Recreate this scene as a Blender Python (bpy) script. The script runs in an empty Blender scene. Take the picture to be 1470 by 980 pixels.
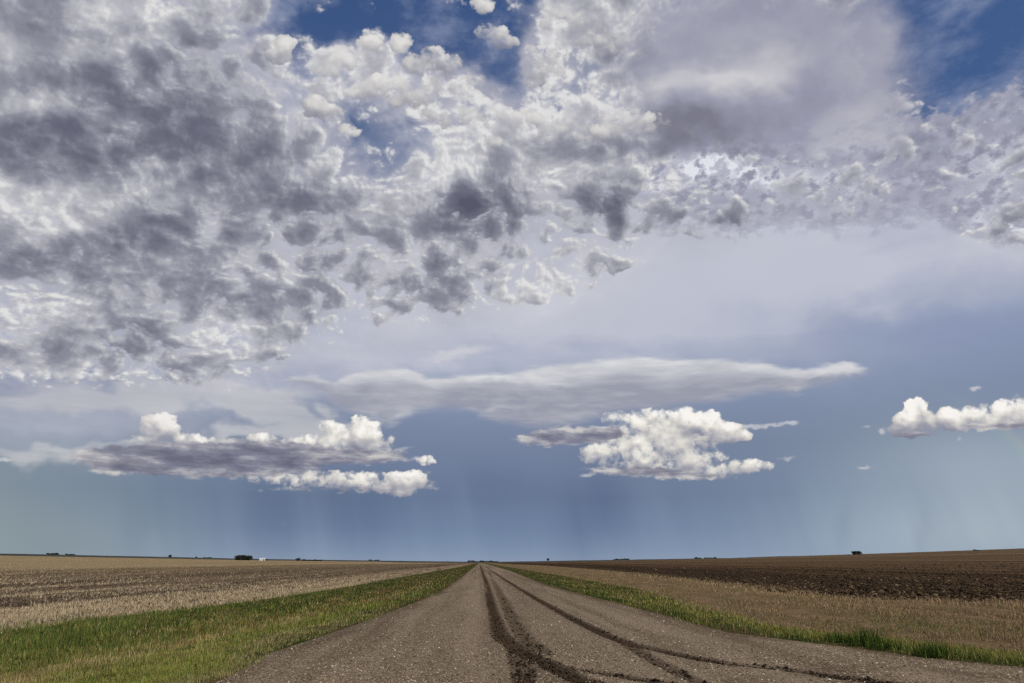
import bpy, bmesh, math, random
import numpy as np
from mathutils import Vector

random.seed(7)
RNG = np.random.default_rng(11)
scene = bpy.context.scene
col = scene.collection
R = math.radians

# ------------------------------------------------------------------ camera
EYE = 1.7                       # eye height over the road, metres
FPX, CX, CY = 975.0, 735.0, 490.0
TILT = math.atan2(317.0, FPX)
YAW = R(2.6)                    # camera turned a little to the right of the road
cam_data = bpy.data.cameras.new('camera')
cam_data.sensor_width = 36.0
cam_data.lens = 36.0 * FPX / 1470.0
cam_data.clip_start = 0.05
cam_data.clip_end = 80000.0
cam = bpy.data.objects.new('camera', cam_data)
cam.location = (0, 0, EYE)
cam.rotation_euler = (R(90) + TILT, 0, -YAW)
col.objects.link(cam)
scene.camera = cam

def ray(px, py):
    """world direction seen at a spot of the 1470x980 photograph"""
    a, b = (px - CX) / FPX, (CY - py) / FPX
    ct, st = math.cos(TILT), math.sin(TILT)
    f, u = ct - b * st, st + b * ct
    cy, sy = math.cos(YAW), math.sin(YAW)
    d = Vector((a * cy + f * sy, f * cy - a * sy, u))
    return d.normalized()

def azel(px, py):
    d = ray(px, py)
    return math.degrees(math.atan2(d.x, d.y)), math.degrees(math.asin(d.z))

def ground(px, py, z=0.0):
    d = ray(px, py)
    t = (z - EYE) / d.z
    return d.x * t, d.y * t

# ------------------------------------------------------------------ colour management, sun
scene.view_settings.view_transform = 'Standard'
scene.view_settings.look = 'None'
scene.view_settings.exposure = 0.0
scene.view_settings.gamma = 1.0
scene.render.engine = 'CYCLES'
scene.cycles.max_bounces = 4
scene.cycles.diffuse_bounces = 2
scene.cycles.use_denoising = False
scene.cycles.use_adaptive_sampling = True
scene.cycles.adaptive_threshold = 0.02
scene.cycles.adaptive_min_samples = 12

SUN_EL, SUN_AZ = R(40), R(118)         # azimuth clockwise from straight ahead: behind right
sun_data = bpy.data.lights.new('sun', 'SUN')
sun_data.energy = 2.6
sun_data.angle = R(0.5)
sun_data.color = (1.0, 0.94, 0.85)
sun = bpy.data.objects.new('sun', sun_data)
to_sun = Vector((math.sin(SUN_AZ) * math.cos(SUN_EL), math.cos(SUN_AZ) * math.cos(SUN_EL), math.sin(SUN_EL)))
sun.rotation_euler = to_sun.to_track_quat('Z', 'Y').to_euler()
sun.location = (0, 0, 50)
col.objects.link(sun)

def lin(r, g, b):
    f = lambda v: v / 12.92 if v <= 0.04045 else ((v + 0.055) / 1.055) ** 2.4
    return (f(r / 255), f(g / 255), f(b / 255))

# ------------------------------------------------------------------ small node language
class G:
    """builds math nodes in a node tree from python expressions"""
    def __init__(self, tree):
        self.t = tree
    def n(self, kind, **kw):
        nd = self.t.nodes.new(kind)
        for k, v in kw.items():
            setattr(nd, k, v)
        return nd
    def put(self, sock, v):
        if isinstance(v, S):
            self.t.links.new(v.s, sock)
        elif isinstance(v, (tuple, list)):
            v = tuple(v)
            sock.default_value = v if len(v) == len(sock.default_value) else v + (1.0,)
        else:
            sock.default_value = v
    def m(self, op, *a, clamp=False):
        nd = self.n('ShaderNodeMath', operation=op, use_clamp=clamp)
        for i, v in enumerate(a):
            self.put(nd.inputs[i], v)
        return S(self, nd.outputs[0])
    def v(self, op, *a, out=0):
        nd = self.n('ShaderNodeVectorMath', operation=op)
        for i, v in enumerate(a):
            self.put(nd.inputs[i], v)
        return S(self, nd.outputs[out])
    def scale(self, vec, k):
        nd = self.n('ShaderNodeVectorMath', operation='SCALE')
        self.put(nd.inputs[0], vec); self.put(nd.inputs['Scale'], k)
        return S(self, nd.outputs[0])
    def xyz(self, x, y, z=0.0):
        nd = self.n('ShaderNodeCombineXYZ')
        for i, v in enumerate((x, y, z)):
            self.put(nd.inputs[i], v)
        return S(self, nd.outputs[0])
    def split(self, vec):
        nd = self.n('ShaderNodeSeparateXYZ')
        self.put(nd.inputs[0], vec)
        return [S(self, o) for o in nd.outputs]
    def step(self, x, lo, hi, a=0.0, b=1.0, kind='SMOOTHSTEP'):
        nd = self.n('ShaderNodeMapRange', interpolation_type=kind)
        for i, v in enumerate((x, lo, hi, a, b)):
            self.put(nd.inputs[i], v)
        return S(self, nd.outputs[0])
    def noise(self, vec, scale, detail=6.0, rough=0.55, lac=2.0, dist=0.0, dims='2D', out=0, w=None):
        nd = self.n('ShaderNodeTexNoise', noise_dimensions=dims)
        self.put(nd.inputs['Vector'], vec)
        nd.inputs['Scale'].default_value = scale
        nd.inputs['Detail'].default_value = detail
        nd.inputs['Roughness'].default_value = rough
        nd.inputs['Lacunarity'].default_value = lac
        nd.inputs['Distortion'].default_value = dist
        return S(self, nd.outputs[out])
    def voro(self, vec, scale, detail=3.0, rough=0.5, smooth=None, dims='2D', feature='F1', out='Distance', rand=1.0):
        nd = self.n('ShaderNodeTexVoronoi', voronoi_dimensions=dims,
                    feature='SMOOTH_F1' if smooth else feature, normalize=False)
        self.put(nd.inputs['Vector'], vec)
        nd.inputs['Scale'].default_value = scale
        if 'Detail' in nd.inputs:
            nd.inputs['Detail'].default_value = detail
            nd.inputs['Roughness'].default_value = rough
        nd.inputs['Randomness'].default_value = rand
        if smooth:
            nd.inputs['Smoothness'].default_value = smooth
        return S(self, nd.outputs[out])
    def mix(self, f, a, b):
        nd = self.n('ShaderNodeMix', data_type='RGBA', clamp_factor=True)
        self.put(nd.inputs[0], f); self.put(nd.inputs[6], a); self.put(nd.inputs[7], b)
        return S(self, nd.outputs[2])
    def tint(self, a, b):
        nd = self.n('ShaderNodeMix', data_type='RGBA', blend_type='MULTIPLY')
        self.put(nd.inputs[0], 1.0); self.put(nd.inputs[6], a); self.put(nd.inputs[7], b)
        return S(self, nd.outputs[2])
    def curve(self, x, pts, lo, hi, vlo, vhi):
        """1-D table: pts [(x, value)] linear in between, flat outside"""
        nd = self.n('ShaderNodeFloatCurve')
        c = nd.mapping.curves[0]
        nrm = [((px - lo) / (hi - lo), (pv - vlo) / (vhi - vlo)) for px, pv in sorted(pts)]
        if nrm[0][0] > 0.0: nrm.insert(0, (0.0, nrm[0][1]))
        if nrm[-1][0] < 1.0: nrm.append((1.0, nrm[-1][1]))
        c.points[0].location = nrm[0]; c.points[1].location = nrm[-1]
        for p in nrm[1:-1]:
            c.points.new(*p)
        for p in c.points: p.handle_type = 'AUTO_CLAMPED'
        nd.mapping.use_clip = True
        nd.mapping.update()
        self.put(nd.inputs['Value'], self.step(x, lo, hi, 0.0, 1.0, 'LINEAR'))
        return S(self, nd.outputs[0]) * (vhi - vlo) + vlo
    def ramp(self, x, stops, lo, hi):
        nd = self.n('ShaderNodeValToRGB')
        e = nd.color_ramp.elements
        nd.color_ramp.interpolation = 'EASE' if len(stops) < 3 else 'LINEAR'
        st = [((p - lo) / (hi - lo), c) for p, c in sorted(stops)]
        e[0].position, e[0].color = st[0][0], (*st[0][1], 1)
        e[1].position, e[1].color = st[-1][0], (*st[-1][1], 1)
        for p, c in st[1:-1]:
            k = e.new(p); k.color = (*c, 1)
        self.put(nd.inputs[0], self.step(x, lo, hi, 0.0, 1.0, 'LINEAR'))
        return S(self, nd.outputs[0])
    def attr(self, name, out='Fac'):
        nd = self.n('ShaderNodeAttribute', attribute_name=name)
        return S(self, nd.outputs[out])

class S:
    def __init__(self, g, s): self.g, self.s = g, s
    def __add__(a, b): return a.g.m('ADD', a, b)
    __radd__ = __add__
    def __sub__(a, b): return a.g.m('SUBTRACT', a, b)
    def __rsub__(a, b): return a.g.m('SUBTRACT', b, a)
    def __mul__(a, b): return a.g.m('MULTIPLY', a, b)
    __rmul__ = __mul__
    def __truediv__(a, b): return a.g.m('DIVIDE', a, b)
    def __neg__(a): return a.g.m('MULTIPLY', a, -1.0)
# ------------------------------------------------------------------ sky
# Nishita daylight with cloud layers in the world shader.  Where each bank lies (in azimuth and
# elevation) is worked out here in soft mask tables; the nodes give noise, texture and colour.
MA0, MA1, ME0, ME1, MSTEP = -54.0, 54.0, -4.0, 74.0, 0.1
MW, MH = int((MA1 - MA0) / MSTEP), int((ME1 - ME0) / MSTEP)
_az, _el = np.meshgrid(np.radians(MA0 + (np.arange(MW) + 0.5) * MSTEP), np.radians(ME0 + (np.arange(MH) + 0.5) * MSTEP))
_d = np.stack([np.sin(_az) * np.cos(_el), np.cos(_az) * np.cos(_el), np.sin(_el)])
_cy, _sy, _ct, _st = math.cos(YAW), math.sin(YAW), math.cos(TILT), math.sin(TILT)
_r = _d[0] * _cy - _d[1] * _sy
_f0 = _d[0] * _sy + _d[1] * _cy
_f = np.maximum(_f0 * _ct + _d[2] * _st, 0.05)
_u = -_f0 * _st + _d[2] * _ct
SX, SY = CX + FPX * _r / _f, CY - FPX * _u / _f        # the photograph's measure of each direction

def perlin(x, y, seed=0):
    rs = np.random.RandomState(seed)
    perm = rs.permutation(256); ang = rs.rand(256) * 2 * np.pi
    gx, gy = np.cos(ang), np.sin(ang)
    xi, yi = np.floor(x).astype(int), np.floor(y).astype(int)
    xf, yf = x - xi, y - yi
    u, v = xf * xf * xf * (xf * (xf * 6 - 15) + 10), yf * yf * yf * (yf * (yf * 6 - 15) + 10)
    def gr(ix, iy, fx, fy):
        k = perm[(perm[ix & 255] + iy) & 255]
        return gx[k] * fx + gy[k] * fy
    a = gr(xi, yi, xf, yf); b = gr(xi + 1, yi, xf - 1, yf)
    c = gr(xi, yi + 1, xf, yf - 1); d = gr(xi + 1, yi + 1, xf - 1, yf - 1)
    return (a + u * (b - a)) * (1 - v) + (c + u * (d - c)) * v

def fbm(x, y, octv=5, rough=0.5, seed=0):
    s, a, t = 0.0, 1.0, 0.0
    for o in range(octv):
        s = s + a * perlin(x * 2 ** o + 17.3 * o, y * 2 ** o - 9.1 * o, seed + o); t += a; a *= rough
    return s / t * 1.5                                      # about -1..1

def sstep(x, lo, hi):
    t = np.clip((x - lo) / (hi - lo), 0, 1)
    return t * t * (3 - 2 * t)

WX = fbm(SX / 90, SY / 60, 4, 0.55, 3); WY = fbm(SX / 90, SY / 60, 4, 0.55, 23)
XW, YW = SX + 60 * WX, SY + 34 * WY                       # strongly wobbled
XF, YF = SX + 9 * fbm(SX / 16, SY / 12, 3, 0.6, 41), SY + 6 * fbm(SX / 16, SY / 12, 3, 0.6, 51)

XM, YM = SX + 26 * WX + 8 * fbm(SX / 24, SY / 20, 3, .6, 131), SY + 18 * WY + 7 * fbm(SX / 24, SY / 20, 3, .6, 141)

def blobs(x, y, lst, base=0.0):
    acc = np.full(SX.shape, float(base))
    for b in lst:
        c, s = 1.0, 0.0
        if len(b) > 5: c, s = math.cos(R(b[5])), math.sin(R(b[5]))
        u, v = (x - b[0]), -(y - b[1])
        acc += b[4] * np.exp(-((u * c + v * s) / b[2]) ** 2 - ((v * c - u * s) / b[3]) ** 2)
    return acc

def table(x, pts):
    p = sorted(pts)
    return np.interp(x, [q[0] for q in p], [q[1] for q in p])

def blur(a, n):
    k = np.ones(n) / n
    for _ in range(2):
        a = np.apply_along_axis(lambda r: np.convolve(np.pad(r, n // 2, mode='edge'), k, 'valid')[:a.shape[1]], 1, a)
        a = np.apply_along_axis(lambda r: np.convolve(np.pad(r, n // 2, mode='edge'), k, 'valid')[:a.shape[0]], 0, a)
    return a

# --- lower sky: lighter rain curtains left and right, darker shafts between
m_left = blobs(SX, SY, [(-80, 770, 300, 130, 1.0), (140, 780, 160, 60, 0.25), (40, 640, 200, 50, 0.25)])
m_right = blobs(SX, SY, [(1490, 740, 320, 120, 0.9), (1330, 775, 200, 50, 0.35), (1400, 650, 180, 60, 0.3)])
m_shaft = blobs(SX + (SY - 700) * 0.1, SY, [(855, 735, 44, 70, 0.40), (430, 735, 110, 60, 0.34), (540, 740, 40, 60, .15), (215, 740, 26, 50, 0.16), (1215, 760, 22, 50, 0.2), (700, 690, 60, 30, 0.12), (1330, 770, 14, 40, .12)])
m_veil = blobs(XW, YW, [(760, 470, 420, 70, 0.85), (970, 395, 260, 80, 1.5), (1120, 420, 120, 40, .5), (1200, 400, 260, 60, .35), (1250, 310, 330, 80, 0.8), (560, 500, 190, 40, 0.75), (90, 605, 220, 40, 0.6), (430, 560, 120, 20, .5), (1440, 355, 60, 26, 0.7), (860, 330, 200, 80, 0.5), (600, 300, 300, 160, 0.35)])
m_stripe = blobs(XW, YW, [(1330, 470, 260, 36, 0.5), (700, 500, 100, 20, 0.3), (720, 640, 300, 40, 0.2), (560, 575, 40, 10, .2)])

# --- smooth lens-shaped bands
TOP_A = [(400, 548), (440, 536), (480, 548), (520, 530), (580, 527), (620, 544), (660, 537), (720, 535), (790, 523), (880, 515), (910, 510), (960, 516), (1040, 515), (1100, 521), (1150, 532), (1190, 526), (1215, 519), (1250, 528), (1262, 531)]
BOT_A = [(400, 549), (440, 556), (480, 580), (530, 600), (560, 612), (600, 590), (640, 584), (680, 590), (720, 606), (770, 613), (830, 607), (900, 590), (980, 582), (1040, 574), (1100, 562), (1145, 566), (1165, 552), (1190, 549), (1220, 542), (1250, 533), (1262, 532)]
yl = SY + 5 * fbm(SX / 70, SY / 9, 4, 0.6, 61)
xl = SX + 22 * fbm(SX / 60, SY / 10, 4, 0.6, 71)
ta, ba = table(xl, TOP_A), table(xl, BOT_A)
m_lens = sstep(yl - ta, -3, 6) * sstep(ba - yl, -8, 12) * sstep(ba - ta, 0, 9)
ha = np.clip((ba - yl) / np.maximum(ba - ta, 2), 0, 1.2)
m_lensl = 0.12 + 0.62 * sstep(ha, 0.3, 1.0) + 0.22 * fbm(SX / 90, SY / 14, 4, 0.55, 81) + blobs(XW, YW, [(520, 562, 50, 16, -.3), (690, 562, 80, 16, -.25), (900, 562, 160, 14, -.15), (1215, 528, 40, 10, .45), (545, 604, 50, 8, .4), (680, 588, 60, 5, .3), (720, 540, 70, 6, .2)])
m_wisp = blobs(XF, YF, [(1212, 530, 32, 8, 1.2, -6), (1165, 540, 24, 4, .8), (1140, 556, 20, 6, .6), (660, 505, 46, 9, 1.0, 8), (630, 515, 30, 8, .6), (1110, 610, 30, 3, 1.0, 5), (1062, 612, 24, 4, .9), (1135, 606, 10, 3, .8), (1400, 558, 9, 3, 1.1), (1240, 671, 10, 3, 1.0), (1268, 620, 6, 5, 1.1), (842, 681, 13, 3.5, 1.1), (602, 658, 14, 4, 1.0), (1378, 630, 5, 4, .9), (6, 659, 12, 4, 1.1), (1130, 658, 16, 3, .8), (575, 645, 22, 4, .7, 10), (1245, 612, 8, 2.5, .8)])
m_sheet = blobs(XW, YW, [(430, 604, 90, 14, 1.2, -10), (390, 590, 70, 10, 1.0, -12), (330, 568, 120, 16, 1.0, -8), (260, 640, 120, 10, .6, 10), (410, 622, 100, 14, .9), (150, 640, 90, 6, .6), (30, 648, 110, 20, .75), (60, 572, 200, 26, .75), (250, 575, 160, 18, .6), (480, 640, 70, 12, .6)])

# --- cumulus banks low over the plain: heaped spheres give outline and modelling
HEAPS = [(930, 632, 62, 34, 9, 0), (985, 612, 44, 22, 9, 0), (950, 632, 70, 20, 9, 0), (900, 650, 50, 12, 9, 0), (490, 688, 110, 8, 7, 0), (440, 640, 60, 8, 7, 0), (1410, 604, 60, 8, 7, 0),  # (x, y, rx, ry, lump size, layer)
    (212, 608, 7, 10, 8, 0), (236, 604, 12, 8, 9, 0), (232, 618, 20, 8, 8, 0), (268, 630, 18, 7, 8, 0), (300, 634, 14, 4, 5, 0), (200, 632, 30, 4, 5, 0), (375, 630, 14, 5, 6, 0),
    (452, 634, 26, 8, 8, 0), (470, 612, 14, 6, 7, 0), (500, 624, 30, 12, 10, 0), (516, 606, 8, 7, 8, 0), (530, 616, 13, 10, 9, 0), (535, 636, 24, 10, 9, 0), (480, 650, 50, 6, 7, 0),
    (430, 688, 40, 6, 7, 0), (470, 686, 50, 7, 8, 0), (520, 690, 50, 9, 9, 0), (560, 696, 34, 8, 9, 0), (590, 688, 18, 9, 9, 0), (390, 684, 50, 4, 5, 0), (575, 706, 14, 3, 4, 0),
    (130, 658, 26, 8, 7, 0), (180, 664, 40, 8, 7, 0), (612, 661, 8, 3, 4, 0),
    (905, 600, 34, 8, 9, 0), (950, 596, 34, 8, 9, 0), (1000, 600, 24, 8, 9, 0), (1020, 600, 8, 8, 8, 0), (940, 616, 60, 12, 11, 0), (1040, 616, 18, 7, 7, 0), (1058, 624, 14, 5, 6, 0), (1035, 628, 18, 6, 6, 0), (1000, 620, 30, 9, 9, 0),
    (920, 638, 50, 14, 12, 0), (850, 650, 12, 10, 8, 0), (875, 654, 34, 12, 10, 0), (960, 644, 26, 12, 10, 0), (910, 664, 50, 8, 8, 0), (1000, 656, 28, 7, 7, 0), (1028, 654, 14, 4, 5, 0), (980, 672, 46, 7, 7, 0), (1030, 674, 40, 5, 6, 0), (1075, 668, 26, 6, 6, 0), (1100, 668, 14, 3, 4, 0), (1000, 683, 30, 3, 4, 0),
    (1308, 584, 5, 8, 6, 0), (1318, 582, 7, 8, 7, 0), (1318, 600, 18, 10, 9, 0), (1295, 602, 8, 6, 6, 0), (1312, 616, 26, 9, 8, 0), (1290, 618, 8, 6, 5, 0),
    (1362, 598, 12, 10, 9, 0), (1392, 598, 20, 11, 9, 0), (1425, 594, 22, 11, 9, 0), (1455, 586, 22, 12, 10, 0), (1475, 580, 20, 14, 11, 0), (1440, 604, 50, 7, 7, 0), (1520, 575, 40, 20, 12, 0), (1365, 608, 12, 6, 6, 0)]
def heaps(lst, seed, big, relax, edge_noise):
    """heaped spheres seen from the ground: soft outline, and light from above and a little to the right"""
    rs = np.random.RandomState(seed)
    XS, YS = SX + 5 * fbm(SX / 10, SY / 8, 4, 0.62, seed + 91), SY + 4 * fbm(SX / 10, SY / 8, 4, 0.62, seed + 95)
    body = np.zeros(SX.shape)
    for (x, y, rx, ry, lump, lay) in lst:
        body = np.maximum(body, 1.25 - np.sqrt(((XS - x) / (rx * 1.05 + 3)) ** 2 + ((YS - y) / (ry * 0.85 + 3)) ** 2) * 0.75)
    body += 0.20 * fbm(SX / (22 * big), SY / (13 * big), 6, 0.65, seed + 99)
    hgt = 9 * np.clip(body, -1, 1.1) - 9.0
    for r0, r1, n in ((6 * big, 11 * big, 420), (3.5 * big, 7 * big, 1500), (1.8 * big, 3.5 * big, 3600)):
        for k in range(n):
            x, y, rx, ry, lump, lay = lst[rs.randint(len(lst))]
            x += rs.uniform(-1.2, 1.2) * (rx + 4); y += rs.uniform(-1.2, 1.2) * (ry + 4)
            ia, ie = azel(x, y)
            i, j = int((ie - ME0) / MSTEP), int((ia - MA0) / MSTEP)
            if not (0 <= i < MH and 0 <= j < MW) or body[i, j] < 0.46 + r0 / big * 0.018: continue
            cz, r = hgt[i, j] - rs.uniform(0.25, 0.7) * r1, rs.uniform(r0, r1) * (0.7 if ry < 5 else 1.0)
            w = int((r + 2) / 1.3) + 2
            sl = (slice(max(i - w, 0), i + w), slice(max(j - w, 0), j + w))
            d2 = r * r - (XS[sl] - x) ** 2 - (YS[sl] - y) ** 2
            hgt[sl] = np.maximum(hgt[sl], np.where(d2 > 0, cz + np.sqrt(np.maximum(d2, 0)), d2 / (2 * r) + cz - 2))
    al = sstep(hgt + edge_noise * fbm(SX / 14, SY / 9, 4, 0.6, seed + 103), -12, 9) * sstep(body, 0.12, 0.4)
    h0 = np.maximum(hgt, -8)
    hs = 0.55 * blur(h0, 3) + 0.45 * blur(h0, 7) + 0.9 * fbm(SX / 9, SY / 7, 4, 0.6, seed + 107)
    gy_, gx_ = np.gradient(hs, MSTEP * 17.0)
    nz = 1 / np.sqrt(gx_ ** 2 + gy_ ** 2 + 1)
    by_, bx_ = np.gradient(blur(h0, 11), MSTEP * 17.0)
    cy_, cx_ = np.gradient(blur(np.maximum(hgt, -10), 23), MSTEP * 17.0)
    lam = (0.75 - gx_ * 0.22 - gy_ * 0.55) * nz
    ao = np.clip((hs - blur(hs, 9)) / 6, -1, 1)
    li = 0.38 + relax * (0.34 * np.clip(lam, -0.3, 1) + 0.14 * ao - 0.22 * np.clip(bx_ * 0.25 + by_ * 0.7, -1.2, 1.2)) - 0.34 * np.clip(cy_ - 0.05, -0.25, 1.0) + 0.10 * np.clip(body, 0, 1) + 0.12 * fbm(SX / 40, SY / 22, 3, 0.5, seed + 105)
    return al, li
m_cu, m_cul = heaps(HEAPS, 5, 1.0, 1.0, 5)
# sunlit heads standing out of the deck against the blue
HEADS = [(495, 82, 26, 14, 0, 0), (475, 98, 26, 12, 0, 0), (530, 62, 14, 10, 0, 0), (520, 132, 40, 18, 0, 0), (555, 118, 24, 14, 0, 0), (575, 60, 12, 14, 0, 0), (600, 92, 18, 14, 0, 0), (622, 78, 14, 10, 0, 0), (646, 90, 16, 12, 0, 0),
         (622, 125, 46, 28, 0, 0), (660, 120, 34, 22, 0, 0), (585, 142, 30, 14, 0, 0), (690, 165, 50, 20, 0, 0), (745, 172, 36, 16, 0, 0), (640, 165, 40, 18, 0, 0), (704, 46, 22, 12, 0, 0), (726, 60, 16, 7, 0, 0), (692, 8, 14, 10, 0, 0),
         (775, 82, 26, 20, 0, 0), (790, 104, 24, 22, 0, 0), (762, 112, 16, 14, 0, 0), (820, 30, 46, 30, 0, 0), (862, 56, 40, 28, 0, 0), (785, 18, 22, 16, 0, 0), (470, 162, 28, 12, 0, 0), (452, 148, 14, 10, 0, 0), (498, 188, 18, 10, 0, 0),
         (900, 172, 40, 20, 0, 0), (860, 190, 40, 16, 0, 0), (940, 178, 22, 16, 0, 0), (800, 185, 40, 14, 0, 0), (700, 205, 50, 12, 0, 0), (408, 62, 12, 10, 0, 0), (400, 80, 16, 10, 0, 0)]
HEADS = [(a, b, c * 0.82, d * 0.80, e, f) for a, b, c, d, e, f in HEADS]
m_hd, m_hdl = heaps(HEADS, 31, 0.95, 0.75, 11)
m_hd = m_hd * np.clip(0.86 + 0.5 * fbm(SX / 45, SY / 32, 5, 0.6, 133), 0, 1)
m_hd = m_hd * (1 - 0.75 * sstep(SY, 175, 225))
m_flat = blobs(XF, YF, [(300, 652, 130, 17, 1.1), (200, 652, 80, 12, .9), (430, 655, 110, 13, 1.0), (330, 676, 110, 10, .9), (200, 672, 70, 8, .6), (540, 655, 40, 9, .7), (380, 640, 60, 8, .6), (250, 662, 120, 14, .6), (580, 690, 40, 14, .35), (615, 684, 18, 16, .3),
    (825, 626, 58, 12, 1.15), (778, 631, 26, 8, .9), (880, 622, 26, 9, .5), (1005, 628, 40, 6, .5), (920, 676, 80, 8, .85), (1000, 684, 60, 6, .6), (480, 702, 120, 5, .55), (890, 658, 40, 6, .35), (1310, 622, 30, 5, .4), (1455, 612, 50, 6, .8), (1400, 613, 30, 5, .5), (1330, 624, 40, 4, .35), (1090, 675, 30, 3, .4)])

# --- the broken deck overhead
DECK_LOW = [(-400, 566), (0, 560), (200, 572), (330, 566), (395, 548), (440, 510), (520, 490), (620, 474), (720, 456), (800, 442), (860, 434), (905, 395), (960, 350), (1030, 332), (1120, 318), (1250, 312), (1350, 338), (1400, 352), (1470, 360), (1800, 380)]
m_in = sstep(SY - table(XW, DECK_LOW), 62, -34)
m_cover = blobs(XM, YM, [
    (100, 180, 330, 230, .85), (250, 330, 300, 130, .5), (60, 60, 260, 100, .5), (200, 470, 240, 60, .1), (820, 190, 130, 50, .45), (650, 330, 120, 50, .15),
    (600, 20, 180, 55, -1.3), (470, 50, 50, 30, -.5), (435, 90, 16, 26, -.5), (520, 170, 36, 26, -.75), (545, 205, 40, 22, -.75), (735, 105, 28, 46, -1.0), (650, 60, 70, 30, -.7), (560, 240, 44, 30, -.5), (500, 110, 24, 14, -.4), (600, 175, 22, 18, -.5), (790, 150, 26, 16, -.5), (820, 60, 34, 30, -.3), (450, 130, 20, 30, -.3), (850, 130, 40, 40, -.3),
    (1375, 62, 130, 85, -2.2), (1280, 70, 40, 50, -.6), (1490, 30, 120, 60, -1.0),
    (545, 105, 40, 26, .6), (625, 115, 40, 40, .7), (490, 78, 22, 16, .7), (520, 62, 16, 12, .6), (585, 50, 12, 12, .7), (700, 150, 60, 40, .45), (705, 52, 28, 20, 1.2), (775, 92, 34, 34, 1.1), (830, 30, 66, 50, 1.0), (480, 80, 34, 20, .6), (690, 8, 20, 14, .9), (560, 60, 24, 20, .4), (640, 90, 40, 30, .3),
    (1050, 90, 190, 110, .7), (930, 160, 120, 60, .3), (680, 300, 80, 40, .8), (870, 285, 60, 34, .8), (1010, 325, 40, 26, .5), (700, 250, 200, 80, .25), (800, 370, 140, 50, .1), (975, 370, 30, 14, .35), (1250, 260, 330, 80, -.75), (760, 410, 60, 30, .2), (470, 470, 60, 20, -.4), (400, 500, 50, 40, .3)], 0.42)
m_shade = blobs(XM, YM, [
    (180, 130, 230, 120, .40), (120, 230, 160, 50, .2), (420, 320, 220, 80, .22), (680, 298, 70, 34, .55), (870, 290, 46, 32, .55), (880, 205, 150, 30, .15), (330, 430, 180, 40, .15), (200, 500, 60, 30, .3), (410, 515, 40, 24, .3), (1000, 200, 90, 30, .35), (1000, 325, 50, 22, .4), (80, 380, 120, 40, .2), (740, 350, 60, 20, .2), (30, 360, 70, 20, .2), (190, 340, 60, 20, .2), (420, 30, 40, 40, .1),
    (600, 130, 130, 60, -.5), (780, 92, 50, 46, -.5), (705, 50, 50, 30, -.5), (820, 25, 70, 40, -.4), (480, 80, 50, 36, -.4), (720, 180, 150, 40, -.35), (40, 275, 130, 24, -.45), (15, 70, 60, 44, -.6), (190, 15, 80, 34, -.6), (30, 480, 140, 40, -.05), (100, 330, 60, 16, -.3), (30, 350, 50, 16, -.3), (60, 440, 90, 16, -.25), (480, 240, 40, 26, -.3), (250, 380, 60, 16, -.25), (330, 480, 90, 26, -.3), (640, 240, 50, 26, -.4), (800, 240, 80, 30, -.35), (770, 420, 50, 34, -.4), (950, 240, 50, 25, -.4), (1200, 200, 50, 30, -.4), (570, 300, 50, 40, -.35), (120, 300, 90, 24, -.3), (130, 75, 60, 24, -.55), (45, 150, 70, 20, -.6), (220, 240, 30, 10, -.4), (400, 75, 20, 26, -.5), (880, 160, 70, 34, -.3), (400, 400, 60, 20, -.25), (90, 530, 120, 16, -.3)])
# density of the deck on its own level, light worked out through it towards the sun
QX, QY = _d[0] / (np.maximum(_d[2], 0.02) + 0.45), _d[1] / (np.maximum(_d[2], 0.02) + 0.45)
qwx, qwy = fbm(QX * 7, QY * 7, 3, 0.5, 201), fbm(QX * 7, QY * 7, 3, 0.5, 211)
QX, QY = QX + 0.022 * qwx, QY + 0.022 * qwy
def billow(x, y, octv, rough, seed):
    s, a, t = 0.0, 1.0, 0.0
    for o in range(octv):
        s = s + a * np.abs(perlin(x * 2.03 ** o + 11.1 * o, y * 2.03 ** o + 5.3 * o, seed + o)); t += a; a *= rough
    return s / t * 3.6 - 0.9
d_big = fbm(QX * 5.9, QY * 6.6, 4, 0.5, 221)
d_puf = billow(QX * 17, QY * 18, 6, 0.6, 231)
d_fin = fbm(QX * 30, QY * 33, 5, 0.6, 241)
def deck_density(cover):
    return 0.78 * d_big + 0.98 * d_puf + 0.72 * d_fin + 0.62 * cover + 0.20 + (m_in - 1.0) * 3.2 - 0.36 * blobs(SX, SY, [(590, 115, 160, 75, 1.0), (740, 100, 70, 70, .8), (540, 190, 60, 40, .6)])
m_dens = deck_density(m_cover)
m_haze = sstep(0.62 * m_cover + 0.30 * d_big + 0.22 * d_fin + 0.25 * d_puf, -0.25, 0.45) * sstep(SY - table(XW, DECK_LOW), 105, -60)
core = np.clip(m_dens, 0, 1.6)
tau, wgt = np.zeros(SX.shape), 0.0
for k in range(1, 6):
    i, j = int(round(k * 1.1)), int(round(k * 0.8))       # up and a little to the right
    tau += np.roll(np.roll(core, -i, 0), -j, 1) * (1.0 - k / 7.0) * 1.7
tau_l = blur(tau, 41)
m_lit = np.exp(-np.maximum(tau * 0.85 - tau_l * 0.45, 0) * 0.5)
puffy = np.clip((core - blur(core, 13)) * 1.5, -1, 1)
thin = np.exp(-2.0 * core)
m_lum = 0.31 + 0.32 * m_lit + 0.12 * thin + 0.30 * puffy * (0.2 + m_lit) - 0.10 * np.clip(d_big, -1, 1) - m_shade * 0.50
m_lum = 0.55 + (m_lum - 0.50) * 1.38 - 0.10 * np.clip(d_puf, -1, 1) - 0.12 * d_fin * np.clip(1.4 - core, 0.3, 1)
m_soft = np.minimum(blobs(SX + 30 * WX, SY + 24 * WY, [(1080, 80, 180, 100, 1.2), (1150, 160, 120, 60, .6), (960, 190, 80, 40, .4), (1330, 190, 120, 40, .3), (1240, 60, 40, 80, .4)]), 1)
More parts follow.
